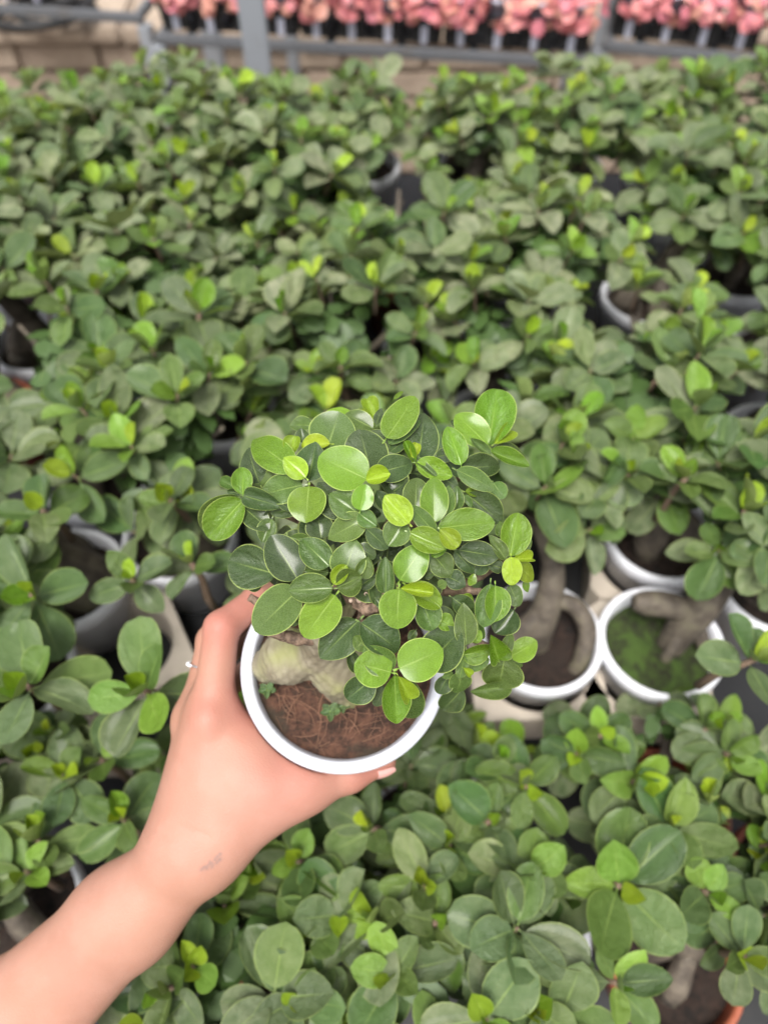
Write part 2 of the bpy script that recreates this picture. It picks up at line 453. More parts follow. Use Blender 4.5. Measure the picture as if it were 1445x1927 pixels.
def far_bench(pa, pb, label, where, rng, legs):
    a = on_z(pa[0], pa[1], BZ); b = on_z(pb[0], pb[1], BZ)
    ax = Vector((b.x-a.x, b.y-a.y, 0)); Ln = ax.length; rz = math.atan2(ax.y, ax.x)
    e = empty('plant_table', ((a.x+b.x)/2, (a.y+b.y)/2, 0), label, 'table')
    e.rotation_euler.z = rz
    M = Matrix.Translation(e.location) @ Matrix.Rotation(rz, 4, 'Z')
    D = 0.40
    bevel_box('front_rail', (Ln, 0.02, 0.02), STEEL_D, e, (0, 0, BZ-0.01), b=0.003)
    bevel_box('back_rail', (Ln, 0.02, 0.02), STEEL_D, e, (0, D, BZ-0.01), b=0.003)
    for s in (-1, 1):
        bevel_box('side_rail', (0.02, D-0.022, 0.02), STEEL_D, e, (s*(Ln/2-0.015), D/2, BZ-0.01), b=0.003)
    for sx in legs:
        for y in (0, D):
            bevel_box('leg', (0.03, 0.03, BZ-0.022), STEEL, e, (sx*Ln/2, y, (BZ-0.022)/2), b=0.003)
    for k in range(int(Ln/0.16)):
        bevel_box('slat', (0.02, D-0.024, 0.008), BLACK, e, (-Ln/2+0.08+k*0.16, D/2, BZ-0.006), b=0.001)
    pitch = 0.080
    nt_ = max(1, int((Ln+0.06)/(pitch*4)))
    order = ['first', 'second', 'third', 'fourth', 'fifth', 'sixth', 'seventh', 'eighth', 'ninth', 'tenth', 'eleventh', 'twelfth', 'thirteenth', 'fourteenth', 'fifteenth', 'sixteenth', 'seventeenth', 'eighteenth', 'nineteenth', 'twentieth']
    cnt = 0; cnt2 = 0
    x0 = -Ln/2 + 0.01
    for ti in range(nt_):
        TL = pitch*4
        tx = x0 + TL*(ti+0.5)
        tr = empty('plug_tray', M @ Vector((tx, 0.02, BZ)), '%s black slotted tray from the left on the %s far table' % (order[ti], where), 'tray', 'black trays under the pink plants')
        tr.rotation_euler.z = rz
        bevel_box('rim', (TL-0.004, 0.008, 0.023), BLACK, tr, (0, 0.0, 0.050), b=0.003)
        bevel_box('rim', (TL-0.004, 0.008, 0.023), BLACK, tr, (0, 0.18, 0.050), b=0.003)
        for s in (-1, 1):
            bevel_box('end_panel', (0.006, 0.17, 0.05), BLACK, tr, (s*(TL/2-0.006), 0.09, 0.033), b=0.002)
        bevel_box('tray_floor', (TL-0.008, 0.17, 0.005), BLACK, tr, (0, 0.09, 0.004), b=0.001)
        for k in range(4):
            bx_ = -TL/2 + pitch*(k+0.5)
            bevel_box('rib', (0.015, 0.007, 0.037), PALE, tr, (bx_, 0.0, 0.0195), b=0.002)
            for s in (-1, 1):
                bevel_box('panel', (0.018, 0.005, 0.036), BLACK, tr, (bx_+s*0.0175, 0.005, 0.0195), b=0.001)
            for j in (0, 1):
                p = M @ Vector((tx+bx_, 0.02+0.05+j*0.08, BZ+0.008))
                px, py, d = proj(p + Vector((0, 0, 0.1)))
                if px < -90 or px > 1535: continue
                cnt += (j == 0); cnt2 += (j == 1)
                lab = ('%s pink leafed plant from the left in the front row of the %s far table' if j == 0 else '%s pink leafed plant from the left in the second row of the %s far table') % (order[(cnt if j == 0 else cnt2)-1], where)
                pink_plant(p, lab, 'pink plants on the far tables', rng)
prng = random.Random(11)
far_bench((-150, -2), (268, 26), 'grey steel plant table at the far left corner', 'left', prng, (1,))
far_bench((290, 62), (1112, 110), 'long grey steel plant table across the top behind the column', 'middle', prng, (-0.985, -0.55, 0.985))
far_bench((1135, 76), (1600, 122), 'grey steel plant table at the far right corner', 'right', prng, (-1, 1))

# dark coil of hose lying on the wall under the left table
hc = on_z(92, 44, 0.49)
hc.z = 0.488
pts, rad = [], []
for i in range(120):
    t = i/119*5*2*math.pi
    q = 0.10 + 0.035*math.sin(t*0.73) + 0.02*math.sin(t*1.9)
    pts.append(Vector((q*math.cos(t)*1.25, q*math.sin(t)*0.85, 0.011+0.0115*i/119*5+0.006*(1+math.sin(t*1.3))))); rad.append(0.010)
V, F = tube(pts, rad, 8)
ho = mesh_obj('hose', V, F, BLACK); ho.location = hc
tag(ho, 'tangled coil of black hose lying on the wall at upper left', 'hose')

# ================================================================== POTTED BONSAI ON THE BENCH
def pot_profile(rt, rb, h, lip=0.004):
    return [(0.0, 0.004), (rb*0.8, 0.004), (rb*0.86, 0.0), (rb, 0.002), (rt-lip, h*0.80), (rt-lip*0.8, h*0.805), (rt, h*0.82), (rt, h-0.004), (rt-0.0012, h-0.001), (rt-0.003, h),
            (rt-0.0062, h-0.001), (rt-0.0074, h-0.004), (rt-0.009, h*0.78), (rt-0.010, h*0.6)]
V, F = lathe(pot_profile(0.0605, 0.043, 0.10), 48)
POT_ME = {}
for kk, mm in (('W', WHITE), ('T', TERRA)):
    o = mesh_obj('pot', V, F, mm); POT_ME[kk] = o.data; bpy.data.objects.remove(o)
def soil_mesh(r, mat, seed, amp=0.004, rings=8, seg=36):
    V, F = [(0, 0, amp)], []
    for i in range(1, rings+1):
        for k in range(seg):
            a = 2*math.pi*k/seg; q = r*i/rings
            z = amp*1.6*noise.noise(Vector((q*math.cos(a)*60+seed, q*math.sin(a)*60, seed))) + amp*0.9*(1-(i/rings)**2)
            V.append((q*math.cos(a), q*math.sin(a), z))
    for k in range(seg): F.append((0, 1+k, 1+(k+1) % seg))
    for i in range(rings-1):
        for k in range(seg):
            F.append((1+i*seg+k, 1+(i+1)*seg+k, 1+(i+1)*seg+(k+1) % seg, 1+i*seg+(k+1) % seg))
    o = mesh_obj('soil', V, F, mat); me = o.data; bpy.data.objects.remove(o); return me
SOIL_ME = [soil_mesh(0.0515, SOIL, 1.3), soil_mesh(0.0515, SOIL, 7.7)]
MOSS_ME = soil_mesh(0.0515, MOSS, 4.1)

def trunk_geo(rng, top, bulbs=3, fat=1.0):
    """swollen aerial roots that merge into a trunk; z = 0 at soil level"""
    parts = []
    hub = Vector((top.x*0.2, top.y*0.2, 0.055))
    a0 = rng.uniform(0, 6.28)
    for i in range(bulbs):
        a = a0 + 2*math.pi*i/bulbs + rng.uniform(-.4, .4); q = rng.uniform(0.018, 0.034)
        pts, rad = [], []
        f = Vector((math.cos(a)*q, math.sin(a)*q, -0.012)); m_ = Vector((math.cos(a)*q*1.25, math.sin(a)*q*1.25, rng.uniform(0.012, 0.028)))
        rb = rng.uniform(0.008, 0.015)*fat
        for j in range(9):
            t = j/8
            pts.append(f*(1-t)**2 + m_*2*t*(1-t) + hub*t*t)
            rad.append(rb*(0.55+0.75*math.sin(math.pi*(0.12+0.75*t))))
        parts.append(tube(pts, rad, 14))
    pts, rad = [], []
    for j in range(9):
        t = j/8
        p = hub*(1-t) + top*t + Vector((math.sin(t*5+a0), math.cos(t*4+a0), 0))*0.006*math.sin(math.pi*t) - Vector((0, 0, 0.012*(1-t)))
        pts.append(p); rad.append((0.017*(1-t)+0.006*t)*fat)
    parts.append(tube(pts, rad, 10))
    V, F = join(parts)
    V = [v + Vector((noise.noise(v*55), noise.noise(v*55+Vector((5, 0, 0))), noise.noise(v*55+Vector((0, 5, 0)))))*0.002 for v in V]
    return V, F
def branch_geo(frm, to, r0=0.005, r1=0.0022):
    mid = (frm+to)*0.5 + Vector((rnd.uniform(-.012, .012), rnd.uniform(-.012, .012), -0.008))
    pts = [frm*(1-t)**2 + mid*2*t*(1-t) + to*t*t for t in (0, .2, .4, .6, .8, 1)]
    return tube(pts, [r0+(r1-r0)*t for t in (0, .2, .4, .6, .8, 1)], 6)

# short twig, unit length along +Z, shared
V, F = tube([(0, 0, 0), (0.03, 0.01, 0.35), (-0.02, 0.02, 0.7), (0, 0, 1.0)], [0.055, 0.048, 0.042, 0.03], 6)
_t = mesh_obj('twig', V, F, BARK_TWIG); TWIG_ME = _t.data; bpy.data.objects.remove(_t)

def inner_mesh(seed):
    rg = random.Random(seed); V, F = [], []
    for i in range(150):
        th = rg.uniform(0, 6.283); z = rg.uniform(-0.8, 0.85); q = math.sqrt(1-z*z); rr = rg.uniform(0.25, 0.86)
        o = Vector((q*math.cos(th), q*math.sin(th), z)); p = o*rr
        d = Vector((rg.gauss(0, 1), rg.gauss(0, 1), rg.gauss(0, .5))).normalized(); n = (o+Vector((0, 0, .7))+Vector((rg.gauss(0, .4), rg.gauss(0, .4), 0))).normalized()
        x = d.cross(n).normalized(); d = n.cross(x)
        L = rg.uniform(0.26, 0.40); W = L*0.66
        b = len(V)
        for yy, ww in ((0, 0), (.3, .42), (.62, .5), (.88, .32), (1, 0)):
            if ww == 0: V.append(p+d*L*(yy-.5))
            else:
                V.append(p+d*L*(yy-.5)-x*W*ww+n*0.02); V.append(p+d*L*(yy-.5)+x*W*ww+n*0.02)
        F += [(b, b+1, b+2), (b+1, b+3, b+4, b+2), (b+3, b+5, b+6, b+4), (b+5, b+7, b+6)]
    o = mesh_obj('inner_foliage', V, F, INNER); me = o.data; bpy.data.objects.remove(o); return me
INNER_ME = [inner_mesh(s) for s in (1, 2, 3, 4)]

# openings between the crowns where the photograph shows pots, trays and trunks (ellipses in photograph pixels)
GAPS = [(1240, 1215, 108, 88), (1070, 1180, 52, 120), (1195, 1075, 88, 34), (1122, 1230, 22, 90), (215, 1210, 62, 52), (170, 1000, 55, 45),
        (205, 1065, 34, 60), (105, 1650, 36, 45), (1262, 1425, 62, 45), (1150, 1375, 36, 40), (1300, 1860, 95, 55), (1405, 770, 62, 58), (30, 670, 48, 120), (1168, 592, 58, 50),
        (745, 350, 55, 60), (420, 845, 34, 60), (1015, 1010, 30, 70), (700, 640, 26, 70), (1090, 1790, 26, 70), (160, 920, 55, 26), (1380, 1560, 40, 30), (575, 1905, 40, 28), (1160, 1310, 70, 20),
        (250, 1385, 22, 24), (1010, 1400, 24, 46), (1400, 1130, 40, 45), (110, 1225, 26, 45)]
def in_gap(p):
    px, py, d = proj(p)
    for gx, gy, rx, ry in GAPS:
        if ((px-gx)/rx)**2 + ((py-gy)/ry)**2 < 1: return True
    return False

NLEAF = 0
def rosette(root, inv_root, tip, axis, size, rng, n=8, young=True, check=True, L_twig=0.035, far=False, dust=(0.35, 0.75)):
    """a twig ending in a whorl of leaves: the twig is a part, its leaves are sub-parts"""
    global NLEAF
    axis = axis.normalized()
    # twig
    rot = axis.to_track_quat('Z', 'Y').to_matrix().to_4x4()
    Mt = Matrix.Translation(tip - axis*L_twig) @ rot @ Matrix.Scale(L_twig, 4)
    recs = []
    a0 = rng.uniform(0, 6.28); ny = rng.choice((1, 2, 2, 3))
    e1 = axis.orthogonal().normalized(); e2 = axis.cross(e1)
    for k in range(n):
        az = a0 + k*2.39996 + rng.uniform(-.25, .25)
        f = k/(n-1)
        if young and k < ny:
            th = R(rng.uniform(18, 50)); L = size*rng.uniform(0.45, 0.75); W = L*rng.uniform(0.55, 0.75)
            col = jit(CL if rng.random() < .6 else CM, 0.02); me = rng.choice(BYOUNG)
        elif young and k < 5 and rng.random() < 0.6:
            th = R(rng.uniform(42, 68)); L = size*rng.uniform(0.7, 0.9); W = L*rng.uniform(0.55, 0.75)
            col = jit(CM if rng.random() < .4 else CG, rng.uniform(.05, .25)); me = rng.choice(BLEAF)
        else:
            th = R(56 + 38*f + rng.uniform(-16, 16)); L = size*rng.uniform(0.82, 1.15); W = L*rng.uniform(0.58, 0.82)
            col = jit(CG if rng.random() < .25 else CB, rng.uniform(*dust)); me = rng.choice(BLEAF)
        r_ = e1*math.cos(az) + e2*math.sin(az)
        d = axis*math.cos(th) + r_*math.sin(th)
        nn = axis*math.sin(th) - r_*math.cos(th)
        nn = nn + Vector((rng.gauss(0, .28), rng.gauss(0, .28), rng.gauss(0, .15)+.1))
        b = tip - axis*(0.010*f) + d*(L*0.13)
        if check and in_gap(b + d*L*0.5): continue
        recs.append((me, leaf_matrix(b, d, nn, L, W), col))
    if len(recs) < 2: return
    tw = inst('twig', TWIG_ME, Mt, root, inv_root)
    # the leaf's parent space is the twig's: matrix_parent_inverse takes it back to world axes
    inv = Mt.inverted()
    for me, Ml, col in recs:
        inst('leaf', me, Ml, tw, inv, col); NLEAF += 1

def bonsai(x, y, zb, kind, crown, cr, label, group, rng, nros=17, moss=False, size=0.038, trunk=True, fat=1.0, bulbs=3, dust=(0.0, 0.6), tubes=None):
    """x, y: pot position; crown: world centre of the crown; cr: crown radii (horizontal, vertical)"""
    base = Vector((x, y, zb+0.001))
    root = empty('potted_ficus', base, label, 'bonsai', group)
    inv = Matrix.Translation(-base)
    p = bpy.data.objects.new('pot', POT_ME[kind]); C.objects.link(p); p.parent = root; p.rotation_euler.z = rng.uniform(0, 6)
    s = bpy.data.objects.new('soil', MOSS_ME if moss else rng.choice(SOIL_ME)); C.objects.link(s); s.parent = root; s.location.z = 0.079; s.rotation_euler.z = rng.uniform(0, 6)
    top = crown - base - Vector((0, 0, 0.079)); top.z -= cr[1]*0.55
    V, F = trunk_geo(rng, top, bulbs, fat) if tubes is None else join([tube([Vector(q[:3]) for q in t_], [q[3] for q in t_], 16) for t_ in tubes])
    tk = mesh_obj('trunk', V, F, BARK, root); tk.location.z = 0.079
    for i in range(4):
        a = rng.uniform(0, 6.28); tt = top + Vector((math.cos(a)*cr[0]*.6, math.sin(a)*cr[0]*.6, cr[1]*rng.uniform(.3, .8)))
        V, F = branch_geo(top*0.92, tt)
        b = mesh_obj('branch', V, F, BARK, tk)
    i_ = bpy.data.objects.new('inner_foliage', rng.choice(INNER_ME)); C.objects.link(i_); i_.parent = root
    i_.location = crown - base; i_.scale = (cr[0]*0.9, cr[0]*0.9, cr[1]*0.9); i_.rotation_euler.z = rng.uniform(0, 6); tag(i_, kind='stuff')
    Mi = Matrix.Translation(crown) @ Matrix.Rotation(i_.rotation_euler.z, 4, 'Z') @ Matrix.Diagonal((*i_.scale, 1))
    co = [Mi @ v.co for v in i_.data.vertices]
    keep = [k for k in range(len(co)//8) if not in_gap((co[k*8]+co[k*8+7])/2)]
    if len(keep) < len(co)//8:          # leave the openings between the crowns free
        V, F = [], []
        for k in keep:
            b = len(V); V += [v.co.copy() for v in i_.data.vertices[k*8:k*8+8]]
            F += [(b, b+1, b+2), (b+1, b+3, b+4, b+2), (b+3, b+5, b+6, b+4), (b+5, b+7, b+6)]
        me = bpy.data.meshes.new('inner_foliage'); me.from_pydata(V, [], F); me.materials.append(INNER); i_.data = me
    for i in range(nros):
        z = 1 - 1.32*(i+0.5)/nros; q = math.sqrt(max(0, 1-z*z)); th = i*2.39996 + rng.uniform(-.3, .3)
        o = Vector((q*math.cos(th), q*math.sin(th), z))
        pos = crown + Vector((o.x*cr[0], o.y*cr[0], o.z*cr[1]))*rng.uniform(0.86, 1.10)
        ax = (o*0.5 + Vector((rng.gauss(0, .14), rng.gauss(0, .14), 0.95))).normalized()
        if in_gap(pos): continue
        rosette(root, inv, pos, ax, size*rng.uniform(.85, 1.15), rng, n=rng.choice((7, 8, 8, 9)), young=rng.random() < 0.8, dust=dust)
    return root, inv
ROOTS = []
mrng = random.Random(21)
# pots that can be made out in the photograph: rim centre in pixels, pot kind, crown offset in metres (dx, dy, height over rim), crown radii, label
def spline(pts, n=6):
    out = []
    P4 = [pts[0]] + list(pts) + [pts[-1]]
    for i in range(len(pts)-1):
        a, b, c, d = [np.array(q) for q in P4[i:i+4]]
        for j in range(n):
            t = j/n; out.append(tuple(0.5*((2*b)+(-a+c)*t+(2*a-5*b+4*c-d)*t*t+(-a+3*b-3*c+d)*t**3)))
    out.append(tuple(pts[-1])); return out
# leaning trunk with a thick sawn stub; two curved roots standing in the pot
TUB1 = [spline([(0.012, 0.000, -.015, .012), (0.020, 0.010, .02, .0155), (0.034, 0.022, .05, .017), (0.050, 0.040, .085, .0135), (0.062, 0.055, .115, .009)]),
        spline([(0.028, 0.020, .04, .012), (0.000, 0.022, .050, .0125), (-0.022, 0.022, .054, .0115), (-0.032, 0.022, .056, .007)]),
        spline([(0.024, 0.012, .03, .009), (0.008, -0.008, .012, .006), (0.004, -0.016, -.01, .005)]), spline([(0.030, 0.015, .03, .010), (0.043, 0.0, .010, .007), (0.046, -0.004, -.01, .006)])]
TUB2 = [spline([(0.000, 0.002, -.015, .013), (-0.004, 0.006, .015, .0165), (0.004, 0.020, .045, .014), (0.006, 0.045, .08, .011), (-0.01, 0.075, .11, .008)]),
        spline([(0.008, 0.022, .05, .008), (0.030, 0.018, .045, .0085), (0.043, 0.002, .028, .009), (0.038, -0.020, .008, .008), (0.030, -0.028, -.01, .007)]),
        spline([(0.0, 0.015, .04, .009), (-0.022, 0.0, .022, .010), (-0.028, -0.014, -.01, .009)])]
MAN = [
 ((1245, 1205), 'W', (0.075, 0.075, 0.135), (0.085, 0.055), 'ficus bonsai with thick leaning trunk over green moss in a white pot', dict(moss=True, tubes=TUB1)),
 ((1018, 1195), 'W', (-0.02, 0.10, 0.12), (0.075, 0.05), 'ficus bonsai with two curved bare roots, white pot beside the held plant', dict(tubes=TUB2)),
 ((1245, 1003), 'W', (-0.03, 0.07, 0.13), (0.10, 0.06), 'ficus bonsai in white pot directly behind the mossy pot', {}),
 ((1462, 1095), 'W', (0.05, 0.09, 0.12), (0.085, 0.05), 'ficus bonsai in white pot cut by the right edge beside the mossy pot', {}),
 ((125, 1085), 'W', (-0.08, 0.0, 0.13), (0.08, 0.055), 'ficus bonsai with grey bulging root in white pot near the left edge', dict(fat=1.6)),
 ((185, 893), 'W', (-0.02, 0.07, 0.12), (0.10, 0.06), 'ficus bonsai in white pot behind the grey bulging root at left', {}),
 ((338, 1003), 'W', (0.01, 0.02, 0.13), (0.095, 0.06), 'ficus bonsai in white pot just left of the held crown', {}),
 ((15, 1265), 'W', (-0.01, -0.02, 0.13), (0.085, 0.055), 'ficus bonsai in white pot at the left edge beside the empty beige tray', {}),
 ((30, 1710), 'W', (-0.03, 0.06, 0.13), (0.085, 0.055), 'ficus bonsai in white pot at the left edge above the forearm', {}),
 ((985, 1755), 'W', (-0.06, -0.02, 0.13), (0.09, 0.055), 'ficus bonsai in white pot at the bottom, right of the forearm', {}),
 ((1272, 1815), 'T', (0.02, 0.06, 0.13), (0.06, 0.045), 'ficus bonsai with big pale leaves in terracotta pot at the lower right', dict(nros=8)),
 ((1258, 1520), 'T', (-0.03, -0.0, 0.11), (0.075, 0.04), 'ficus bonsai with pale bare trunk in terracotta coloured pot below the mossy pot', dict(nros=13, fat=1.3)),
 ((1495, 1660), 'T', (-0.02, -0.03, 0.13), (0.075, 0.05), 'ficus bonsai in terracotta coloured pot at the lower right edge', {}),
 ((500, 1985), 'T', (0.0, 0.03, 0.12), (0.085, 0.05), 'ficus bonsai in terracotta coloured pot at the bottom edge, right of the forearm', {}),
 ((-30, 772), 'T', (0.0, 0.10, 0.12), (0.085, 0.05), 'ficus bonsai in terracotta coloured pot at the left edge with a tall bare trunk', dict(fat=1.5)),
 ((1215, 556), 'W', (0.05, 0.03, 0.12), (0.085, 0.055), 'ficus bonsai in white pot showing at the right, behind the middle rows', {}),
]
placed = []
for (px, py), kind, off, cr, lab, kw in MAN:
    low = STEP if py > 1400 else 0.0
    q = on_z(px, py, RIM-low)
    crown = Vector((q.x+off[0], q.y+off[1], RIM-low+off[2]))
    r_, i_ = bonsai(q.x, q.y, BZ-low, kind, crown, cr, lab, 'ficus bonsai on the bench', mrng, **kw)
    ROOTS.append((r_, i_, crown)); placed.append((q.x, q.y, low))
# the remaining rows
ORD = ['first', 'second', 'third', 'fourth', 'fifth', 'sixth', 'seventh', 'eighth', 'ninth', 'tenth', 'eleventh', 'twelfth', 'thirteenth', 'fourteenth', 'fifteenth']
rows = [(1.17, 0), (1.035, 0), (0.90, 0), (0.765, 0), (0.63, 0), (0.49, 0), (0.35, 0), (0.195, STEP), (0.065, STEP), (-0.065, STEP)]
spots = []
for ri, (ry, low) in enumerate(rows):
    hw = 0.5*(0.588*ry+0.46+0.809*low)+0.11
    n = int(2*hw/0.150); xs = [(-hw + (k+0.5)*2*hw/n) + (0.04 if ri % 2 else -0.03) for k in range(n)]
    for x in xs:
        xx, yy = x + mrng.uniform(-.022, .022), ry + mrng.uniform(-.015, .015)
        if any((xx-a)**2+(yy-b)**2 < 0.124**2 for a, b, c in placed): continue
        px, py, d = proj(Vector((xx, yy, RIM-low+0.10)))
        if px < -130 or px > 1575 or py > 2060: continue
        placed.append((xx, yy, low)); spots.append((ri, xx, yy, low))
# fill what the staggered rows left open
yy = 1.19
while yy > -0.1:
    low = STEP if yy < 0.215 else 0.0
    for k in range(-28, 29):
        xx = k*0.03
        if 0.215 <= yy < 0.33: continue
        if -40 < proj(Vector((xx, yy, RIM-low)))[0] < 345 and 880 < proj(Vector((xx, yy, RIM-low)))[1] < 1420: continue
        px, py, d = proj(Vector((xx, yy, RIM-low+0.10)))
        if px < -90 or px > 1535 or py > 2040: continue
        if any((xx-a)**2+(yy-b)**2 < 0.146**2 for a, b, c in placed): continue
        placed.append((xx, yy, low)); spots.append((min(range(len(rows)), key=lambda i: abs(rows[i][0]-yy)), xx, yy, low))
    yy -= 0.03
spots.sort()
cnts = {}
for ri, xx, yy, low in spots:
    cnts[ri] = cnts.get(ri, 0)+1; cnt = cnts[ri]
    px, py, d = proj(Vector((xx, yy, RIM-low+0.10)))
    zc = mrng.uniform(0.070, 0.135); R0 = mrng.uniform(0.068, 0.096)
    if ri == 0:   # uneven skyline of the last row, tall at the left third and at the right
        zc = 0.060 + 0.045*math.exp(-((px-330)/120)**2) + 0.07*math.exp(-((px-1210)/80)**2) + 0.03*(px > 1300) + 0.01*(px < 60)
    if ri == 0: wh = 'in the last row before the aisle'
    else: wh = 'in the %s row counted from the aisle' % ORD[ri]
    lab = 'dusty green ficus bonsai, %s from the left %s' % (ORD[cnt-1], wh)
    crown = Vector((xx+mrng.uniform(-.02, .02), yy+mrng.uniform(-.02, .02), RIM-low+zc))
    r_, i_ = bonsai(xx, yy, BZ-low, 'T' if mrng.random() < 0.2 else 'W', crown, (R0, R0*mrng.uniform(.55, .75)), lab, 'ficus bonsai on the bench', mrng,
                    nros=15, size=0.036, dust=(0.05, 0.95) if ri < 6 else (0.0, 0.5))
    ROOTS.append((r_, i_, crown))
# conspicuous whorls of the nearer plants (pixels of the whorl's heart, leaf length in m)
WH = [(1165, 1668, .052), (1262, 1558, .044), (1195, 1470, .045), (1330, 1370, .038), (1000, 1640, .044), (990, 1480, .040), (1085, 1420, .036), (845, 1590, .038),
      (700, 1560, .036), (560, 1620, .036), (640, 1720, .038), (820, 1735, .038), (740, 1830, .042), (560, 1880, .038), (320, 1860, .040), (1000, 1890, .046), (1160, 1850, .036),
      (1330, 1680, .034), (1400, 1800, .036), (920, 1545, .036), (1130, 1385, .034), (270, 1300, .048), (60, 1120, .044), (50, 1290, .046), (190, 1430, .040), (120, 1460, .042),
      (230, 1540, .040), (70, 1580, .040), (100, 1380, .036), (50, 1640, .034), (250, 1090, .036), (360, 1060, .036), (320, 940, .036), (80, 960, .038), (220, 790, .050), (375, 590, .050),
      (460, 680, .044), (640, 690, .040), (1290, 900, .040), (1180, 890, .036), (1090, 860, .036), (1400, 960, .044), (1260, 690, .040), (940, 1440, .034), (1420, 1240, .036), (1370, 1420, .036)]
wrng = random.Random(5)
for px, py, L in WH:
    z = RIM + 0.165 - (STEP if py > 1330 else 0)
    p = on_z(px, py, z)
    r_, i_, c_ = min(ROOTS, key=lambda t: (t[2].xy-p.xy).length)
    ax = Vector((wrng.gauss(0, .15), wrng.gauss(0, .15)-0.15, 1))
    rosette(r_, i_, p, ax, L*0.92, wrng, n=8, check=False, L_twig=0.07, dust=(.0, .4))
print('bonsai', len(ROOTS), 'bench leaves', NLEAF)

# beige carry trays between the pots
def carry_tray(cells, pitch, loc, rz, label, hole=0.057):
    e = empty('carry_tray', (loc[0], loc[1], BZ+0.001), label, 'tray', 'beige carry trays'); e.rotation_euler.z = rz
    zt = 0.052; seg = 32
    for cx, cy in cells:
        V, F = [], []
        c0 = Vector((cx*pitch, cy*pitch, 0)); h = pitch/2-0.0015
        def sq(a):
            c, s = math.cos(a), math.sin(a); k = h/max(abs(c), abs(s)); return Vector((c*k, s*k, 0))
        rings = [lambda a: sq(a)+Vector((0, 0, 0.0)), lambda a: sq(a)+Vector((0, 0, zt-0.002)), lambda a: sq(a)*0.985+Vector((0, 0, zt)),
                 lambda a: Vector((math.cos(a), math.sin(a), 0))*hole*1.04+Vector((0, 0, zt)), lambda a: Vector((math.cos(a), math.sin(a), 0))*hole+Vector((0, 0, zt-0.003)),
                 lambda a: Vector((math.cos(a), math.sin(a), 0))*(hole-0.006)+Vector((0, 0, 0.012))]
        for f in rings:
            for k in range(seg): V.append(c0+f(2*math.pi*(k+0.5)/seg))
        for i in range(len(rings)-1):
            for k in range(seg): F.append((i*seg+k, i*seg+(k+1) % seg, (i+1)*seg+(k+1) % seg, (i+1)*seg+k))
        mesh_obj('cell', V, F, BEIGE, e, smooth=False)
q1 = on_z(1245, 1205, RIM); q2 = on_z(1018, 1195, RIM); q3 = on_z(1245, 1003, RIM)
carry_tray([(0, 0), (0, 1)], (q3-q1).length, (q1.x, q1.y), math.atan2(q3.y-q1.y, q3.x-q1.x)-math.pi/2, 'beige plastic carry tray holding the mossy white pot')
carry_tray([(0, 0)], 0.136, (q2.x+0.001, q2.y), 0.02, 'beige plastic carry tray under the white pot with curved roots')
q4 = on_z(205, 1235, BZ+0.052)
carry_tray([(0, 0)], 0.125, (q4.x+0.012, q4.y+0.012), 0.5, 'empty beige carry tray cell between the pots at the left', hole=0.050)

# ================================================================== HELD BONSAI
# surface extraction (naive surface nets) for the organic shapes
def surface_nets(f, lo, hi, h):
    lo = np.array(lo); hi = np.array(hi)
    n = np.ceil((hi-lo)/h).astype(int)+1
    ax = [lo[i]+h*np.arange(n[i]) for i in range(3)]
    val = np.empty(n, np.float32)
    for i0 in range(0, n[0], 24):
        X, Y, Z = np.meshgrid(ax[0][i0:i0+24], ax[1], ax[2], indexing='ij')
        val[i0:i0+24] = f(np.stack([X, Y, Z], -1).reshape(-1, 3)).reshape(X.shape)
    ins = val < 0
    c = [np.s_[:-1], np.s_[1:]]
    cnt = np.zeros(n-1, np.int32); acc = np.zeros(tuple(n-1)+(3,), np.float32)
    for axis in range(3):
        oth = [a for a in range(3) if a != axis]
        for b0 in (0, 1):
            for b1 in (0, 1):
                sa = [None]*3; sb = [None]*3
                sa[axis] = c[0]; sb[axis] = c[1]
                for o_, b_ in zip(oth, (b0, b1)): sa[o_] = c[b_]; sb[o_] = c[b_]
                va, vb = val[tuple(sa)], val[tuple(sb)]
                cr = (va < 0) != (vb < 0)
                t = np.where(cr, va/np.where(cr, va-vb, 1), 0)
                cnt += cr
                acc[..., axis] += np.where(cr, t, 0)
                acc[..., oth[0]] += np.where(cr, b0, 0); acc[..., oth[1]] += np.where(cr, b1, 0)
    m = cnt > 0
    idx = -np.ones(n-1, np.int64); idx[m] = np.arange(m.sum())
    cell = np.argwhere(m)
    V = lo + h*(cell + acc[m]/cnt[m][:, None])
    F = []
    for axis in range(3):
        o1, o2 = (axis+1) % 3, (axis+2) % 3
        sa = [np.s_[1:-1]]*3; sb = [np.s_[1:-1]]*3
        sa[axis] = c[0]; sb[axis] = c[1]
        a, b = ins[tuple(sa)], ins[tuple(sb)]
        e = np.argwhere(a != b)
        if not len(e): continue
        flip = a[tuple(e.T)]
        e2 = e.copy(); e2[:, o1] += 1; e2[:, o2] += 1
        def cc(d1, d2):
            q = e2.copy(); q[:, o1] -= d1; q[:, o2] -= d2; return idx[tuple(q.T)]
        q = np.stack([cc(1, 1), cc(0, 1), cc(0, 0), cc(1, 0)], 1)
        q[~flip] = q[~flip][:, ::-1]
        F.append(q)
    F = np.concatenate(F)
    return V, F[(F >= 0).all(1)]
def cone_d(p, a, b, ra, rb):
    a = np.array(a); b = np.array(b); ab = b-a
    t = np.clip((p-a)@ab/(ab@ab), 0, 1)
    return np.linalg.norm(p-(a+t[:, None]*ab), axis=1) - (ra+(rb-ra)*t)
def smin(a, b, k):
    h = np.clip(0.5+0.5*(b-a)/k, 0, 1)
    return b*(1-h)+a*h - k*h*(1-h)
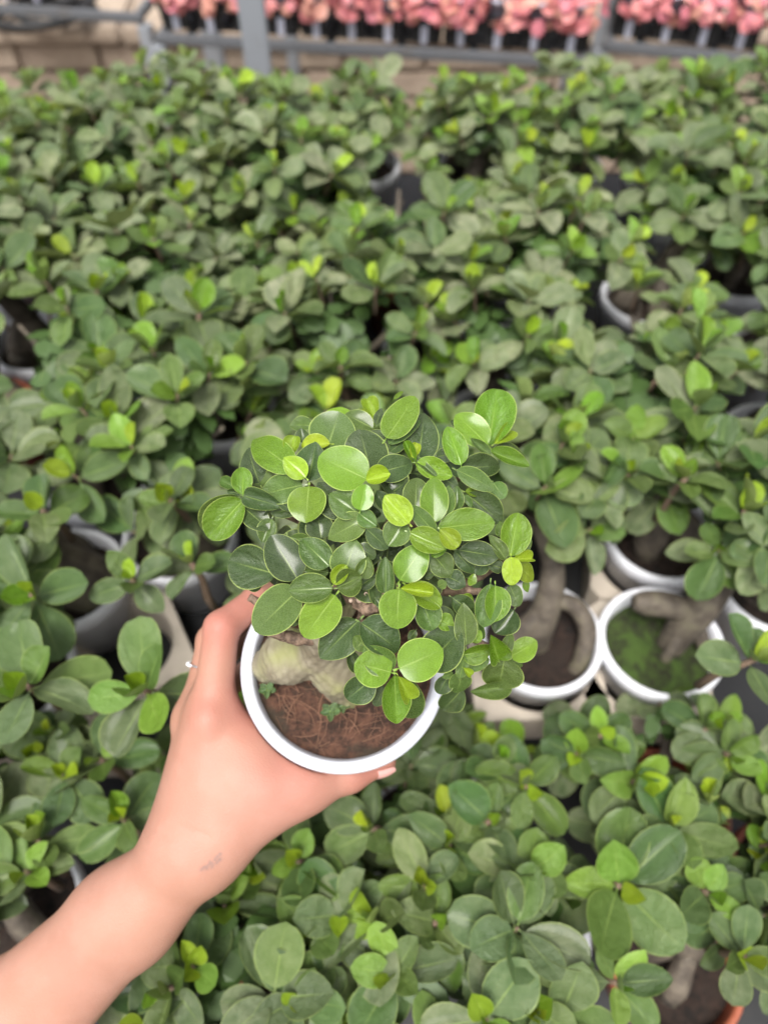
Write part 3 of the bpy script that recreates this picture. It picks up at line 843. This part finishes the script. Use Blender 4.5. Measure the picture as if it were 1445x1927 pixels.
def np_obj(name, V, F, mat, parent=None, center=None):
    me = bpy.data.meshes.new(name)
    c = np.array(center if center is not None else (0, 0, 0))
    Vc = (V-c).astype(np.float32)
    me.vertices.add(len(V)); me.vertices.foreach_set('co', Vc.ravel())
    me.loops.add(F.size); me.loops.foreach_set('vertex_index', F.astype(np.int32).ravel())
    me.polygons.add(len(F)); me.polygons.foreach_set('loop_start', np.arange(0, F.size, 4, dtype=np.int32))
    me.polygons.foreach_set('loop_total', np.full(len(F), 4, np.int32))
    me.polygons.foreach_set('use_smooth', np.ones(len(F), bool))
    me.update(calc_edges=True); me.validate()
    me.materials.append(mat)
    o = bpy.data.objects.new(name, me); C.objects.link(o); o.location = tuple(c)
    if parent: o.parent = parent
    return o

RC = P(647, 1252, 0.450)                                         # rim centre of the held pot
PU = (RT*0.03 + UP*0.30 - FW*0.953).normalized()                 # its axis, tipped towards the viewer
PR = 0.0606; PH = 0.10
px_ = RT - PU*RT.dot(PU); px_.normalize(); py_ = PU.cross(px_)
MP = Matrix(((px_.x, py_.x, PU.x, 0), (px_.y, py_.y, PU.y, 0), (px_.z, py_.z, PU.z, 0), (0, 0, 0, 1)))
MP.translation = RC - PU*PH
hero = bpy.data.objects.new('potted_ficus', None); C.objects.link(hero); hero.empty_display_size = 0.03
hero.location = MP.translation
tag(hero, 'glossy bright green ficus bonsai in a clean white pot held in the hand', 'bonsai', 'ficus bonsai held up')
HI = Matrix.Translation(-MP.translation)
V, F = lathe(pot_profile(PR, 0.044, PH, 0.0035), 96)
po = mesh_obj('pot', [MP.to_3x3() @ Vector(v) for v in V], F, WHITE_HERO, hero)
# soil with coir fibres
SZ = PH-0.013
V, F = [], []
rings, seg = 26, 90
V.append(Vector((0, 0, SZ)))
for i in range(1, rings+1):
    for k in range(seg):
        a = 2*math.pi*k/seg; q = 0.0535*i/rings; v = Vector((q*math.cos(a), q*math.sin(a), 0))
        z = SZ + 0.003*noise.noise(v*70) + 0.0022*noise.noise(v*190) + 0.001*noise.noise(v*420)
        V.append(Vector((v.x, v.y, z)))
for k in range(seg): F.append((0, 1+k, 1+(k+1) % seg))
for i in range(rings-1):
    for k in range(seg): F.append((1+i*seg+k, 1+(i+1)*seg+k, 1+(i+1)*seg+(k+1) % seg, 1+i*seg+(k+1) % seg))
M3 = MP.to_3x3()
so = mesh_obj('soil', [M3 @ v for v in V], F, SOIL_HERO, hero)
frng = random.Random(9); parts = []
for i in range(300):
    a = frng.uniform(0, 6.283); q = 0.051*math.sqrt(frng.random()); c = Vector((q*math.cos(a), q*math.sin(a), SZ+frng.uniform(0.0, 0.0035)))
    d = Vector((frng.gauss(0, 1), frng.gauss(0, 1), frng.gauss(0, .18))).normalized()*frng.uniform(.004, .012); s = d.cross(Vector((0, 0, 1)))*frng.uniform(-.5, .5)
    pts = [c-d, c-d*.4+s*.6, c+d*.4+s*.6, c+d]
    if any(p.xy.length > 0.0525 for p in pts): continue
    r_ = frng.uniform(.00008, .00028)
    parts.append(tube([M3 @ p for p in pts], [r_, r_, r_, r_*.6], 4, cap=False))
V, F = join(parts)
fo = mesh_obj('coir_fibre', V, F, FIBRE, hero); tag(fo, kind='stuff')

# swollen roots and grafted trunk (one continuous surface)
def S(px, py, h):                  # point over the soil seen at a pixel, h metres above the soil plane along the pot axis
    s0 = RC - PU*(0.013-h); r = ray(px, py)
    return O + r*((s0-O).dot(PU)/r.dot(PU))
CT = P(690, 1060, 0.402)           # heart of the crown
tr = [((S(506, 1252, 0.006), S(545, 1235, 0.019)), .0105, .0155), ((S(545, 1235, 0.019), S(590, 1225, 0.030)), .0155, .012),
      ((S(652, 1290, 0.000), S(636, 1256, 0.017)), .0135, .0160), ((S(636, 1256, 0.017), S(607, 1218, 0.034)), .0160, .012),
      ((S(690, 1220, -0.004), S(650, 1215, 0.020)), .0125, .012), ((S(650, 1215, 0.020), S(607, 1210, 0.036)), .012, .011),
      ((S(598, 1222, 0.032), P(612, 1188, 0.405)), .0115, .0085), ((P(612, 1188, 0.405), P(660, 1120, 0.395)), .0085, .0065), ((P(660, 1120, 0.395), CT), .0065, .0045)]
def trunk_f(p):
    d = None
    for (a, b), ra, rb in tr:
        e = cone_d(p, a, b, ra, rb); d = e if d is None else smin(d, e, 0.004)
    return d + 0.0006*np.sin(p[:, 0]*900+np.sin(p[:, 1]*500))*np.sin(p[:, 2]*700)
pts = np.array([tuple(x) for (ab, _, _) in tr for x in ab])
V, F = surface_nets(trunk_f, pts.min(0)-0.022, pts.max(0)+0.022, 0.0012)
tk = np_obj('trunk', V, F, ROOT, hero, center=None); tk.matrix_parent_inverse = HI

# woody branches and stubs
def hbranch(pp, mat=BARK_TWIG, name='branch', par=tk, seg=10):
    pts = [P(*q[:3]) for q in pp]; rad = [q[3]*0.001 for q in pp]
    fine, fr = [], []
    for i in range(len(pts)-1):
        for j in range(8):
            t = j/8; fine.append(pts[i].lerp(pts[i+1], t)); fr.append(rad[i]+(rad[i+1]-rad[i])*t)
    fine.append(pts[-1]); fr.append(rad[-1])
    fine = [p + Vector((noise.noise(p*300), noise.noise(p*300+Vector((9, 0, 0))), noise.noise(p*300+Vector((0, 9, 0)))))*0.0006 for p in fine]
    fr = [r_*(1+0.22*noise.noise(p*700)+(0.12 if i % 5 == 0 else 0)) for i, (p, r_) in enumerate(zip(fine, fr))]
    V, F = tube(fine, fr, seg)
    o = mesh_obj(name, V, F, mat); o.parent = par; o.matrix_parent_inverse = Matrix.Identity(4) if par is None else HI
    if par is tk: o.matrix_parent_inverse = Matrix.Identity(4)
    return o
def D(px, py):                     # depth of the crown's dome at a pixel
    r2 = ((px-690)**2 + ((py-1045)*1.02)**2)/335.0**2
    return 0.418 - 0.062*math.sqrt(max(0.0, 1-r2))
HB = [[(640, 1110, .392, 4.2), (676, 1128, .372, 4.0), (712, 1112, .370, 3.2), (748, 1105, .368, 2.2)],        # pruned node in front
      [(676, 1132, .374, 3.6), (690, 1148, .370, 3.2), (708, 1142, .366, 2.4)],
      [(688, 1130, .375, 2.8), (681, 1160, .383, 2.6), (678, 1185, .386, 2.2)],
      [(610, 1200, .405, 3.6), (560, 1203, .400, 3.5), (505, 1188, .396, 2.6)],
      [(534, 1200, .398, 2.4), (530, 1180, .394, 1.8)],
      [(520, 1150, .402, 2.4), (470, 1124, .398, 2.0)],
      [(840, 1110, .388, 2.6), (880, 1111, .380, 2.2), (905, 1114, .376, 1.7)],
      [(760, 1100, .395, 3.2), (850, 1112, .390, 2.9), (910, 1078, .392, 2.6), (955, 1050, .386, 1.6)],
      [(690, 1060, .402, 4.5), (640, 1000, .395, 3.5), (581, 910, .388, 2)], [(640, 1000, .395, 3.2), (520, 960, .40, 2.4), (458, 934, .402, 1.5)],
      [(690, 1060, .402, 4.2), (740, 980, .385, 3), (812, 990, .366, 1.6)], [(740, 980, .388, 3), (760, 890, .392, 2.2), (700, 895, .385, 1.4)], [(740, 980, .388, 3), (860, 900, .398, 2.2), (920, 842, .404, 1.4)],
      [(860, 900, .398, 2.2), (866, 884, .396, 1.5)], [(760, 1100, .395, 3), (850, 1180, .392, 2.4), (952, 1236, .392, 1.4)], [(850, 1180, .392, 2.2), (871, 1256, .380, 1.3)],
      [(690, 1060, .402, 3.6), (720, 1180, .385, 2.6), (744, 1258, .372, 1.6)], [(690, 1060, .402, 3), (660, 1090, .38, 2.2), (628, 1106, .368, 1.4)], [(690, 1060, .402, 3), (720, 1080, .378, 2.2), (746, 1106, .366, 1.4)]]
for b in HB: hbranch(b)
def cut_face(px, py, d, r, toward):
    p = P(px, py, d); n = (O-p).normalized().lerp(Vector(toward), 0.0).normalized()
    V, F = lathe([(0, 0.0004), (r*0.45, 0.0004), (r*0.6, 0.0007), (r, 0.0003), (r*1.25, -0.0006)], 14)
    q = n.to_track_quat('Z', 'Y').to_matrix()
    o = mesh_obj('pruning_cut', [q @ Vector(v) + p for v in V], F, CUT); o.parent = tk
for c in ((676, 1129, .3677, .0012), (689, 1118, .3672, .0011), (660, 1130, .3685, .0009)): cut_face(*c, (0, 0, 1))

# every leaf that can be told apart: enlargement, stalk end, tip, width (enlarged pixels), colour, mm in front (-) or behind (+) the dome
QO = {1: (360, 720), 2: (680, 720), 3: (410, 970), 4: (700, 1000)}
LV = """1 830 705 405 385 265 M -8 2|1 915 760 745 600 170 L -5|1 935 785 1010 480 250 D 4|1 890 820 520 890 230 G 0|1 940 830 915 1112 290 M -3 0
1 1110 490 875 500 120 L 7|1 790 590 830 420 115 L 3 y|1 890 480 880 365 105 D 9|1 970 345 775 325 115 G 10|1 1080 530 1195 248 360 G 6 0|1 1180 290 1190 188 200 M 12
1 1450 365 1228 245 160 G 8|1 1470 285 1400 118 115 L 9 y|1 1400 770 1028 595 335 M -4 0|1 1440 745 1345 358 330 D 2 0|1 415 895 400 652 160 M -4|1 545 800 415 488 225 D 6
1 415 940 130 1248 275 M -4 1|1 390 910 75 1180 215 G 2|1 380 850 226 775 95 G 5|1 420 905 695 985 165 D 1|1 420 1000 618 1162 185 D 5|1 645 1090 570 1277 145 G 8
1 900 1000 630 1045 130 D 7|1 700 960 815 1028 62 D 5|1 400 890 285 870 65 D 5|1 1240 1085 1000 785 245 D 4|1 1335 1045 1110 885 225 G 0|1 1350 1020 1392 812 168 M -5 0
1 1395 1080 1088 1245 215 G 0|1 1340 1045 1480 1145 140 G 0|1 1040 1245 1010 1042 215 D 5|1 960 1295 795 1235 115 G 6|1 740 690 615 640 85 D 7
3 470 470 76 360 340 D 5 4|3 635 505 420 160 300 D -1 0|3 890 405 662 180 225 G 2|3 1005 505 1085 198 275 G 0|3 1110 250 1262 330 135 D 6|3 1150 505 1200 335 140 G 3
3 1130 570 1268 475 125 D 6|3 925 548 1028 398 112 L -4 y|3 955 575 1155 485 195 G -2 y|3 918 582 562 600 225 G -3 1|3 940 640 690 958 290 M -4 0|3 640 600 312 912 320 G -2 0
3 885 455 680 430 110 G 5|3 350 570 225 560 90 D 9|3 1125 840 820 1128 285 D 3 2|3 1145 860 1475 1080 290 D 2 3|3 1195 1065 1085 972 125 G 0|3 1130 1250 1050 1070 115 D 3
3 640 800 600 892 62 G 5|3 1385 1255 1088 1170 295 M -6 0|3 1400 1225 1165 1055 225 G -2|3 1245 1295 1030 1480 225 D 0 1
4 215 1095 572 950 320 M -7 0|4 430 1070 718 800 335 D -3 0|4 180 1150 190 1512 222 M -6 2|4 210 1160 315 1355 128 L -11 y|4 250 1160 360 1550 225 G -2|4 110 1240 25 1385 115 D 2
4 610 1150 530 1303 135 D 4|4 225 390 415 95 255 M -3 2|4 110 492 108 220 142 G -2|4 215 460 185 773 288 M -6 0|4 230 455 485 495 98 L -9 y|4 280 430 562 600 185 M -3
4 395 540 490 795 205 G 1|4 520 690 665 770 135 M 3|4 30 540 105 632 62 D 0|2 580 1118 580 752 218 M -9 1|2 610 1165 1068 1105 252 M -7 4|2 630 1175 775 1315 135 L -13 y
2 385 1200 670 1330 195 M -8|2 580 1192 395 990 132 G -6|2 380 1125 185 905 212 L -10 1|2 345 1110 215 1305 215 G -4|2 430 1015 440 757 205 G -3|2 640 1085 705 812 155 G -4
2 755 1012 765 830 115 G 0|2 840 890 1125 1115 225 D 2|2 560 1385 682 1325 62 M -4|4 490 190 645 362 195 G 0|4 695 150 1015 195 188 D -3 4|4 660 160 838 330 135 D 2
4 590 355 760 430 155 D 3|4 910 235 835 345 105 D 5|4 770 375 835 400 95 M 6|4 530 440 592 405 75 G 2|4 420 355 492 340 65 D 2|2 40 1170 218 1325 145 D 0|2 190 1005 125 865 115 D 4
2 220 900 365 775 125 D 5|2 40 780 238 735 128 L -6 y|2 125 725 408 640 215 D 1|2 200 442 428 138 235 M -5 0|2 220 492 478 255 115 G 0|2 260 135 347 45 32 M 6|2 450 642 515 197 275 D 2 2
2 430 645 345 468 70 M -4 y|2 405 605 445 478 75 L -5 y|2 600 748 360 545 55 G -5|2 440 645 738 745 165 M -5 3|2 600 592 752 565 115 D 4|2 230 552 368 445 95 D 5
2 795 658 688 335 182 M -6 3|2 1005 497 757 245 222 M -7 1|2 1015 502 1090 36 305 M -5 1|2 1060 490 1203 368 118 L -11 y|2 1030 578 868 448 75 G -6|2 1025 545 1322 675 122 M -9
2 1060 540 1362 600 155 G -4|2 795 692 1145 645 185 D -2|2 765 700 1072 845 155 G -5|2 1055 800 1130 932 135 G 0|2 830 870 955 885 75 M 2|2 820 900 887 995 55 G 0|2 640 760 788 835 115 D 1
2 800 365 712 308 65 D 7|2 690 505 660 365 75 D 7|2 120 335 155 190 75 D 4|2 1185 1388 1255 1035 228 M -9 1|2 1150 1412 1040 1225 105 G -6|2 1125 1235 1105 1105 95 G -2
2 1190 1392 1355 1262 95 G -5|2 1205 1418 1378 1400 82 L -12 y|4 1110 205 1125 438 152 L -12 0|4 1140 255 1335 405 142 L -10|4 1210 400 1258 488 62 M -5|4 1035 295 928 255 105 D -1
4 985 435 990 738 192 M -9 3|4 945 420 905 772 205 G -4|4 1100 430 1165 592 132 G -4|4 1130 630 985 815 225 D -1|4 640 530 835 668 155 D 1|4 750 908 745 597 178 G -5 5
4 870 862 840 680 65 G 0|4 520 620 655 692 95 D 5|4 710 520 832 572 85 M 5|4 1105 1002 1325 880 175 M -12 1|4 1045 1002 1110 820 98 G -10|4 1010 1025 935 805 155 M -7 y
4 1060 1012 1005 1288 305 G -8 3|4 1115 1235 795 1285 135 G -2|4 1080 1012 1218 1080 85 G -6|4 715 990 980 950 150 M -7|4 800 885 862 800 95 M -3|4 725 1082 948 1030 112 G -11
4 700 1172 740 1005 95 G -10|4 730 1092 798 1155 55 L -13 y|4 720 1112 688 1335 168 G -9|4 725 1255 540 1475 185 D -3|4 645 1130 570 1172 62 G -1|4 350 790 288 872 65 D 5"""
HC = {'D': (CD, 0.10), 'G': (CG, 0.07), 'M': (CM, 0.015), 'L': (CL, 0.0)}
hrng = random.Random(4)
CORE = P(690, 1070, 0.425)
nh = 0
for rec in LV.replace('\n', '|').split('|'):
    f = rec.split(); q = int(f[0]); bx, by, tx, ty, wd = map(float, f[1:6]); cl = f[6]; ly = float(f[7])*0.00105; ex = f[8] if len(f) > 8 else None
    ox, oy = QO[q]; s = 4.25
    b2 = (ox+bx/s, oy+by/s); t2 = (ox+tx/s, oy+ty/s); wpx = wd/s
    mx_, my_ = (b2[0]+t2[0])/2, (b2[1]+t2[1])/2
    dm = D(mx_, my_) + ly
    sl = 0.55
    db = dm + (D(*b2)-D(mx_, my_))*sl + hrng.uniform(0, 0.003); dt = dm + (D(*t2)-D(mx_, my_))*sl - hrng.uniform(-0.002, 0.002)
    A, B = P(b2[0], b2[1], db), P(t2[0], t2[1], dt)
    mid = (A+B)/2; view = (O-mid).normalized(); out = (mid-CORE).normalized()
    n = view*1.0 + out*0.30 + Vector((hrng.gauss(0, .13), hrng.gauss(0, .13), hrng.gauss(0, .10)+.12))
    d = B-A; n = (n - d.normalized()*n.dot(d.normalized())).normalized()
    W = 1.07*wpx*dm/FPX/max(0.6, abs(n.dot((view - d.normalized()*view.dot(d.normalized())).normalized())))
    if ex == 'y': me = hrng.choice(HCURL); W *= 1.12
    elif ex is not None: me = HLEAF[int(ex)*2 + hrng.randint(0, 1)]
    else: me = hrng.choice(HLEAF)
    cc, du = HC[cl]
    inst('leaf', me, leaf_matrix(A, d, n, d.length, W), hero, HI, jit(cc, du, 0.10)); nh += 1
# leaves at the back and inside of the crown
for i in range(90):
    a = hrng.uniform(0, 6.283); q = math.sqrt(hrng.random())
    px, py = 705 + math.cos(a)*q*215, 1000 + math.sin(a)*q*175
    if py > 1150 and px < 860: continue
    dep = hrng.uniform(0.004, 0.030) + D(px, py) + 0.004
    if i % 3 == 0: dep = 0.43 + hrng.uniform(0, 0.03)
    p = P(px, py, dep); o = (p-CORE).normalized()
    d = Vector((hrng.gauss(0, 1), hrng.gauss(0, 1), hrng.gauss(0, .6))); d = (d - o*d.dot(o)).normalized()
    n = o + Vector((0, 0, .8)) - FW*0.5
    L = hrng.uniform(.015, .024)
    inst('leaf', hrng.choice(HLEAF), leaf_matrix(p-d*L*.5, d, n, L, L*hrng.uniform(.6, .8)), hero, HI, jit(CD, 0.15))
print('held leaves', nh)
# seedlings on the soil
for (px, py, s) in ((505, 1300, .0075), (622, 1340, .0085), (645, 1330, .006)):
    b = S(px, py, 0.0005)
    V, F = tube([b, b+PU*s*.5+px_*s*.1, b+PU*s], [.0004, .0003, .0003], 5)
    st = mesh_obj('seedling', V, F, STEM, hero); st.matrix_parent_inverse = HI
    for k in range(5):
        a = k*2.4; r_ = px_*math.cos(a)+py_*math.sin(a); d = r_*0.9+PU*0.4
        inst('leaf', HLEAF[k], leaf_matrix(b+PU*s*(.7+.06*k), d, PU*.9-r_*.4, s*.75, s*.5), st, HI.inverted() @ HI, (0.05, 0.11, 0.03, 0.1))

# ================================================================== ARM AND HAND
def c3(*q): return np.array(tuple(P(*q)))
BONES = []    # (a, b, ra, rb, blend)
def bone(a, b, ra, rb, k=0.010): BONES.append((c3(*a), c3(*b), ra, rb, k))
# forearm: two columns side by side, wrist narrower than the forearm
bone((-215, 2165, .475), (-20, 1925, .470), .034, .029); bone((-150, 2230, .475), (35, 1970, .470), .034, .029, .02)
bone((-20, 1925, .470), (215, 1713, .458), .0265, .0205, .02); bone((35, 1970, .470), (258, 1732, .458), .0265, .0200, .02)
bone((215, 1713, .458), (350, 1592, .450), .0205, .0170, .02); bone((258, 1732, .458), (385, 1612, .450), .0200, .0165, .02)
# back of the hand
W1, W2 = (352, 1585, .450), (392, 1605, .450)
I1, M1, R1, L1 = (398, 1345, .455), (374, 1350, .474), (372, 1380, .493), (372, 1420, .510)
bone(W1, I1, .0180, .0135, .018); bone(W1, M1, .0175, .0125, .018); bone((360, 1575, .462), R1, .017, .0125, .018); bone((365, 1570, .470), L1, .016, .012, .018)
bone(W2, (480, 1480, .452), .0165, .0175, .018); bone((420, 1480, .452), (470, 1420, .456), .019, .016, .02)
# web between index and thumb
bone((415, 1370, .458), (500, 1470, .458), .0130, .0150, .018); bone((500, 1470, .458), (575, 1470, .460), .0150, .0140, .018)
# thumb
bone((430, 1560, .450), (560, 1478, .457), .0175, .0150, .016); bone((560, 1478, .457), (655, 1455, .466), .0148, .0112, .010); bone((655, 1455, .466), (722, 1433, .474), .0108, .0078, .006)
# index finger
bone(I1, (417, 1182, .455), .0125, .0102, .010); bone((417, 1182, .455), (486, 1128, .474), .0101, .0090, .004); bone((486, 1128, .474), (548, 1108, .492), .0090, .0075, .004)
# middle, ring and little finger curl behind the index
bone(M1, (402, 1205, .478), .0118, .0100, .012); bone((400, 1205, .478), (474, 1150, .502), .0100, .0088, .003); bone((474, 1150, .502), (540, 1130, .518), .0088, .0073, .003)
bone(R1, (408, 1240, .503), .0112, .0095, .006); bone((408, 1240, .503), (474, 1190, .524), .0095, .0084, .003); bone((474, 1190, .524), (540, 1170, .538), .0084, .007, .003)
bone(L1, (420, 1300, .528), .0105, .0085, .006); bone((420, 1300, .528), (478, 1250, .545), .0085, .0075, .003); bone((478, 1250, .545), (535, 1235, .553), .0075, .0062, .003)
KN = [c3(*I1) + np.array(tuple(-FW))*.0115, c3(*M1) + np.array(tuple(-FW))*.006 - np.array(tuple(RT))*.006]
rc = np.array(tuple(RC)); pu = np.array(tuple(PU))
CREASE = [(c3(300, 1560, .432), c3(395, 1605, .428), .0022, .0010), (c3(312, 1545, .432), c3(410, 1580, .426), .0018, .0006), (c3(389, 1172, .447), c3(432, 1190, .445), .0018, .0007), (c3(388, 1186, .446), c3(430, 1204, .445), .0018, .0005),
          (c3(372, 1500, .433), c3(396, 1370, .441), .0050, -.0009), (c3(352, 1500, .436), c3(366, 1390, .455), .0050, -.0008), (c3(384, 1290, .462), c3(388, 1210, .463), .0030, .0012), (c3(640, 1470, .458), c3(648, 1440, .456), .0022, .0006)]
def hand_f(p):
    d = None
    for a, b, ra, rb, k in BONES:
        e = cone_d(p, a, b, ra, rb); d = e if d is None else smin(d, e, k)
    for kn in KN: d = smin(d, np.linalg.norm(p-kn, axis=1)-0.0055, 0.010)
    # creases across the wrist and over the finger joint, tendon of the index
    for (a, b, w_, h_) in CREASE:
        ab = b-a; t = np.clip((p-a)@ab/(ab@ab), 0, 1); e = np.linalg.norm(p-(a+t[:, None]*ab), axis=1)
        d = d + h_*np.exp(-(e/w_)**2)*(1-(2*t-1)**4)
    # the flesh gives way to the pot
    q = p-rc; t = q@pu; rad = np.linalg.norm(q-t[:, None]*pu, axis=1)
    rr = np.clip(PR + 0.0008 + t*0.0, 0, PR+0.0008)
    rr = np.where(t < -0.019, PR - 0.0028 + (t+0.02)*0.185, rr)
    pot = np.maximum(rad-rr, np.maximum(t-0.0005, -(t+PH+0.001)))
    d = np.maximum(d, -pot)
    return d
allp = np.array([x for b in BONES for x in b[:2]])
V, F = surface_nets(hand_f, allp.min(0)-0.04, allp.max(0)+0.04, 0.0014)
hand_c = np.array(tuple(P(375, 1590, .45)))
# relax the surface a little
Fi = F
for _ in range(3):
    acc = np.zeros_like(V); cn = np.zeros(len(V))
    for a in range(4):
        b = (a+1) % 4
        np.add.at(acc, Fi[:, a], V[Fi[:, b]]); np.add.at(cn, Fi[:, a], 1)
        np.add.at(acc, Fi[:, b], V[Fi[:, a]]); np.add.at(cn, Fi[:, b], 1)
    V = V*0.5 + 0.5*acc/cn[:, None]
arm = np_obj('person', V, F, SKIN, None, center=hand_c)
tag(arm, 'bare forearm and left hand gripping the white pot, tiny wrist tattoo', 'person')
# flush at knuckles and finger joints, ink of the small tattoo
fl = np.zeros(len(V)); ink = np.zeros(len(V))
for q, r_, s in (((417, 1172, .445), .020, .9), ((450, 1140, .455), .022, .8), ((398, 1335, .44), .018, .55), ((560, 1440, .445), .03, .55), ((470, 1330, .45), .022, .7), ((700, 1440, .46), .02, .8), ((380, 1390, .43), .02, .3)):
    fl = np.maximum(fl, s*np.exp(-(np.linalg.norm(V-c3(*q), axis=1)/r_)**2))
Q = V-np.array(tuple(O)); dd = Q@np.array(tuple(FW)); PXY = np.stack([722.5+FPX*(Q@np.array(tuple(RT)))/dd, 963.5-FPX*(Q@np.array(tuple(UP)))/dd], 1)
tat = [((378, 1638), (385, 1632)), ((388, 1636), (396, 1622)), ((396, 1622), (402, 1626)), ((402, 1626), (398, 1632)), ((404, 1618), (412, 1610)), ((412, 1610), (416, 1606)), ((408, 1624), (416, 1616))]
front = (np.linalg.norm(V-np.array(tuple(O)), axis=1) < np.linalg.norm(c3(395, 1625, .452)-np.array(tuple(O))))
for a, b in tat:
    a = np.array(a, float); b = np.array(b, float); ab = b-a; t = np.clip((PXY-a)@ab/(ab@ab), 0, 1)
    e = np.linalg.norm(PXY-(a+t[:, None]*ab), axis=1)
    ink = np.maximum(ink, np.clip(1.0-e/4.5, 0, 1)*front)
for nm, arr in (('flush', fl), ('ink', ink)):
    at = arm.data.attributes.new(nm, 'FLOAT', 'POINT')
    if len(at.data) == len(arr): at.data.foreach_set('value', arr.astype(np.float32))
# thumb nail
def patch(center, along, normal, L, W, name, mat, par):
    along = along.normalized(); x = along.cross(normal).normalized(); n = x.cross(along)
    V, F = [], []
    for i in range(7):
        for k in range(7):
            u = -1+2*k/6; v = -1+2*i/6
            ww = W/2*math.sqrt(max(0.0, 1-max(0, v-0.2)**2*1.2)); 
            V.append(center + along*(v*L/2) + x*(u*ww) + n*(0.0012*(1-u*u) - 0.0006*v*v))
    for i in range(6):
        for k in range(6): F.append((i*7+k, i*7+k+1, (i+1)*7+k+1, (i+1)*7+k))
    o = mesh_obj(name, V, F, mat); o.parent = par; o.matrix_parent_inverse = Matrix.Translation(-Vector(hand_c)); return o
ta, tb = P(655, 1455, .466), P(722, 1433, .474); tdir = (tb-ta).normalized()
nn = (-FW*0.75 - UP*0.65); nn = (nn-tdir*nn.dot(tdir)).normalized()
patch(ta.lerp(tb, 0.92)+nn*0.0078, tdir, nn, .0125, .0095, 'thumbnail', NAIL, arm)
# ring with a row of stones on the middle finger
ra_, rb_ = P(*M1), P(400, 1205, .478)
rax = (rb_-ra_).normalized(); rce = ra_.lerp(rb_, 0.66); e1 = rax.orthogonal().normalized(); e2 = rax.cross(e1)
rr_ = 0.0112
ring_pts = [rce + (e1*math.cos(t)+e2*math.sin(t))*rr_ for t in np.linspace(0, 2*math.pi, 49)]
V, F = tube(ring_pts, [0.0007]*49, 8, cap=False)
ringo = mesh_obj('ring', V, F, SILVER); ringo.parent = arm; ringo.matrix_parent_inverse = Matrix.Translation(-Vector(hand_c)); ringo['label'] = 'thin silver ring set with small clear stones'
for k in range(7):
    dirv = (-RT*1.0 - FW*0.25); dirv = (dirv - rax*dirv.dot(rax)).normalized(); sidev = rax.cross(dirv)
    t = (k-3)*0.17
    p = rce + (dirv*math.cos(t)+sidev*math.sin(t))*(rr_+0.0010)
    bm = bmesh.new(); bmesh.ops.create_icosphere(bm, subdivisions=1, radius=0.0011); me = bpy.data.meshes.new('stone'); bm.to_mesh(me); bm.free(); me.materials.append(GEM)
    o = bpy.data.objects.new('stone', me); C.objects.link(o); o.parent = ringo; o.matrix_parent_inverse = Matrix.Identity(4); o.matrix_basis = Matrix.Translation(p)
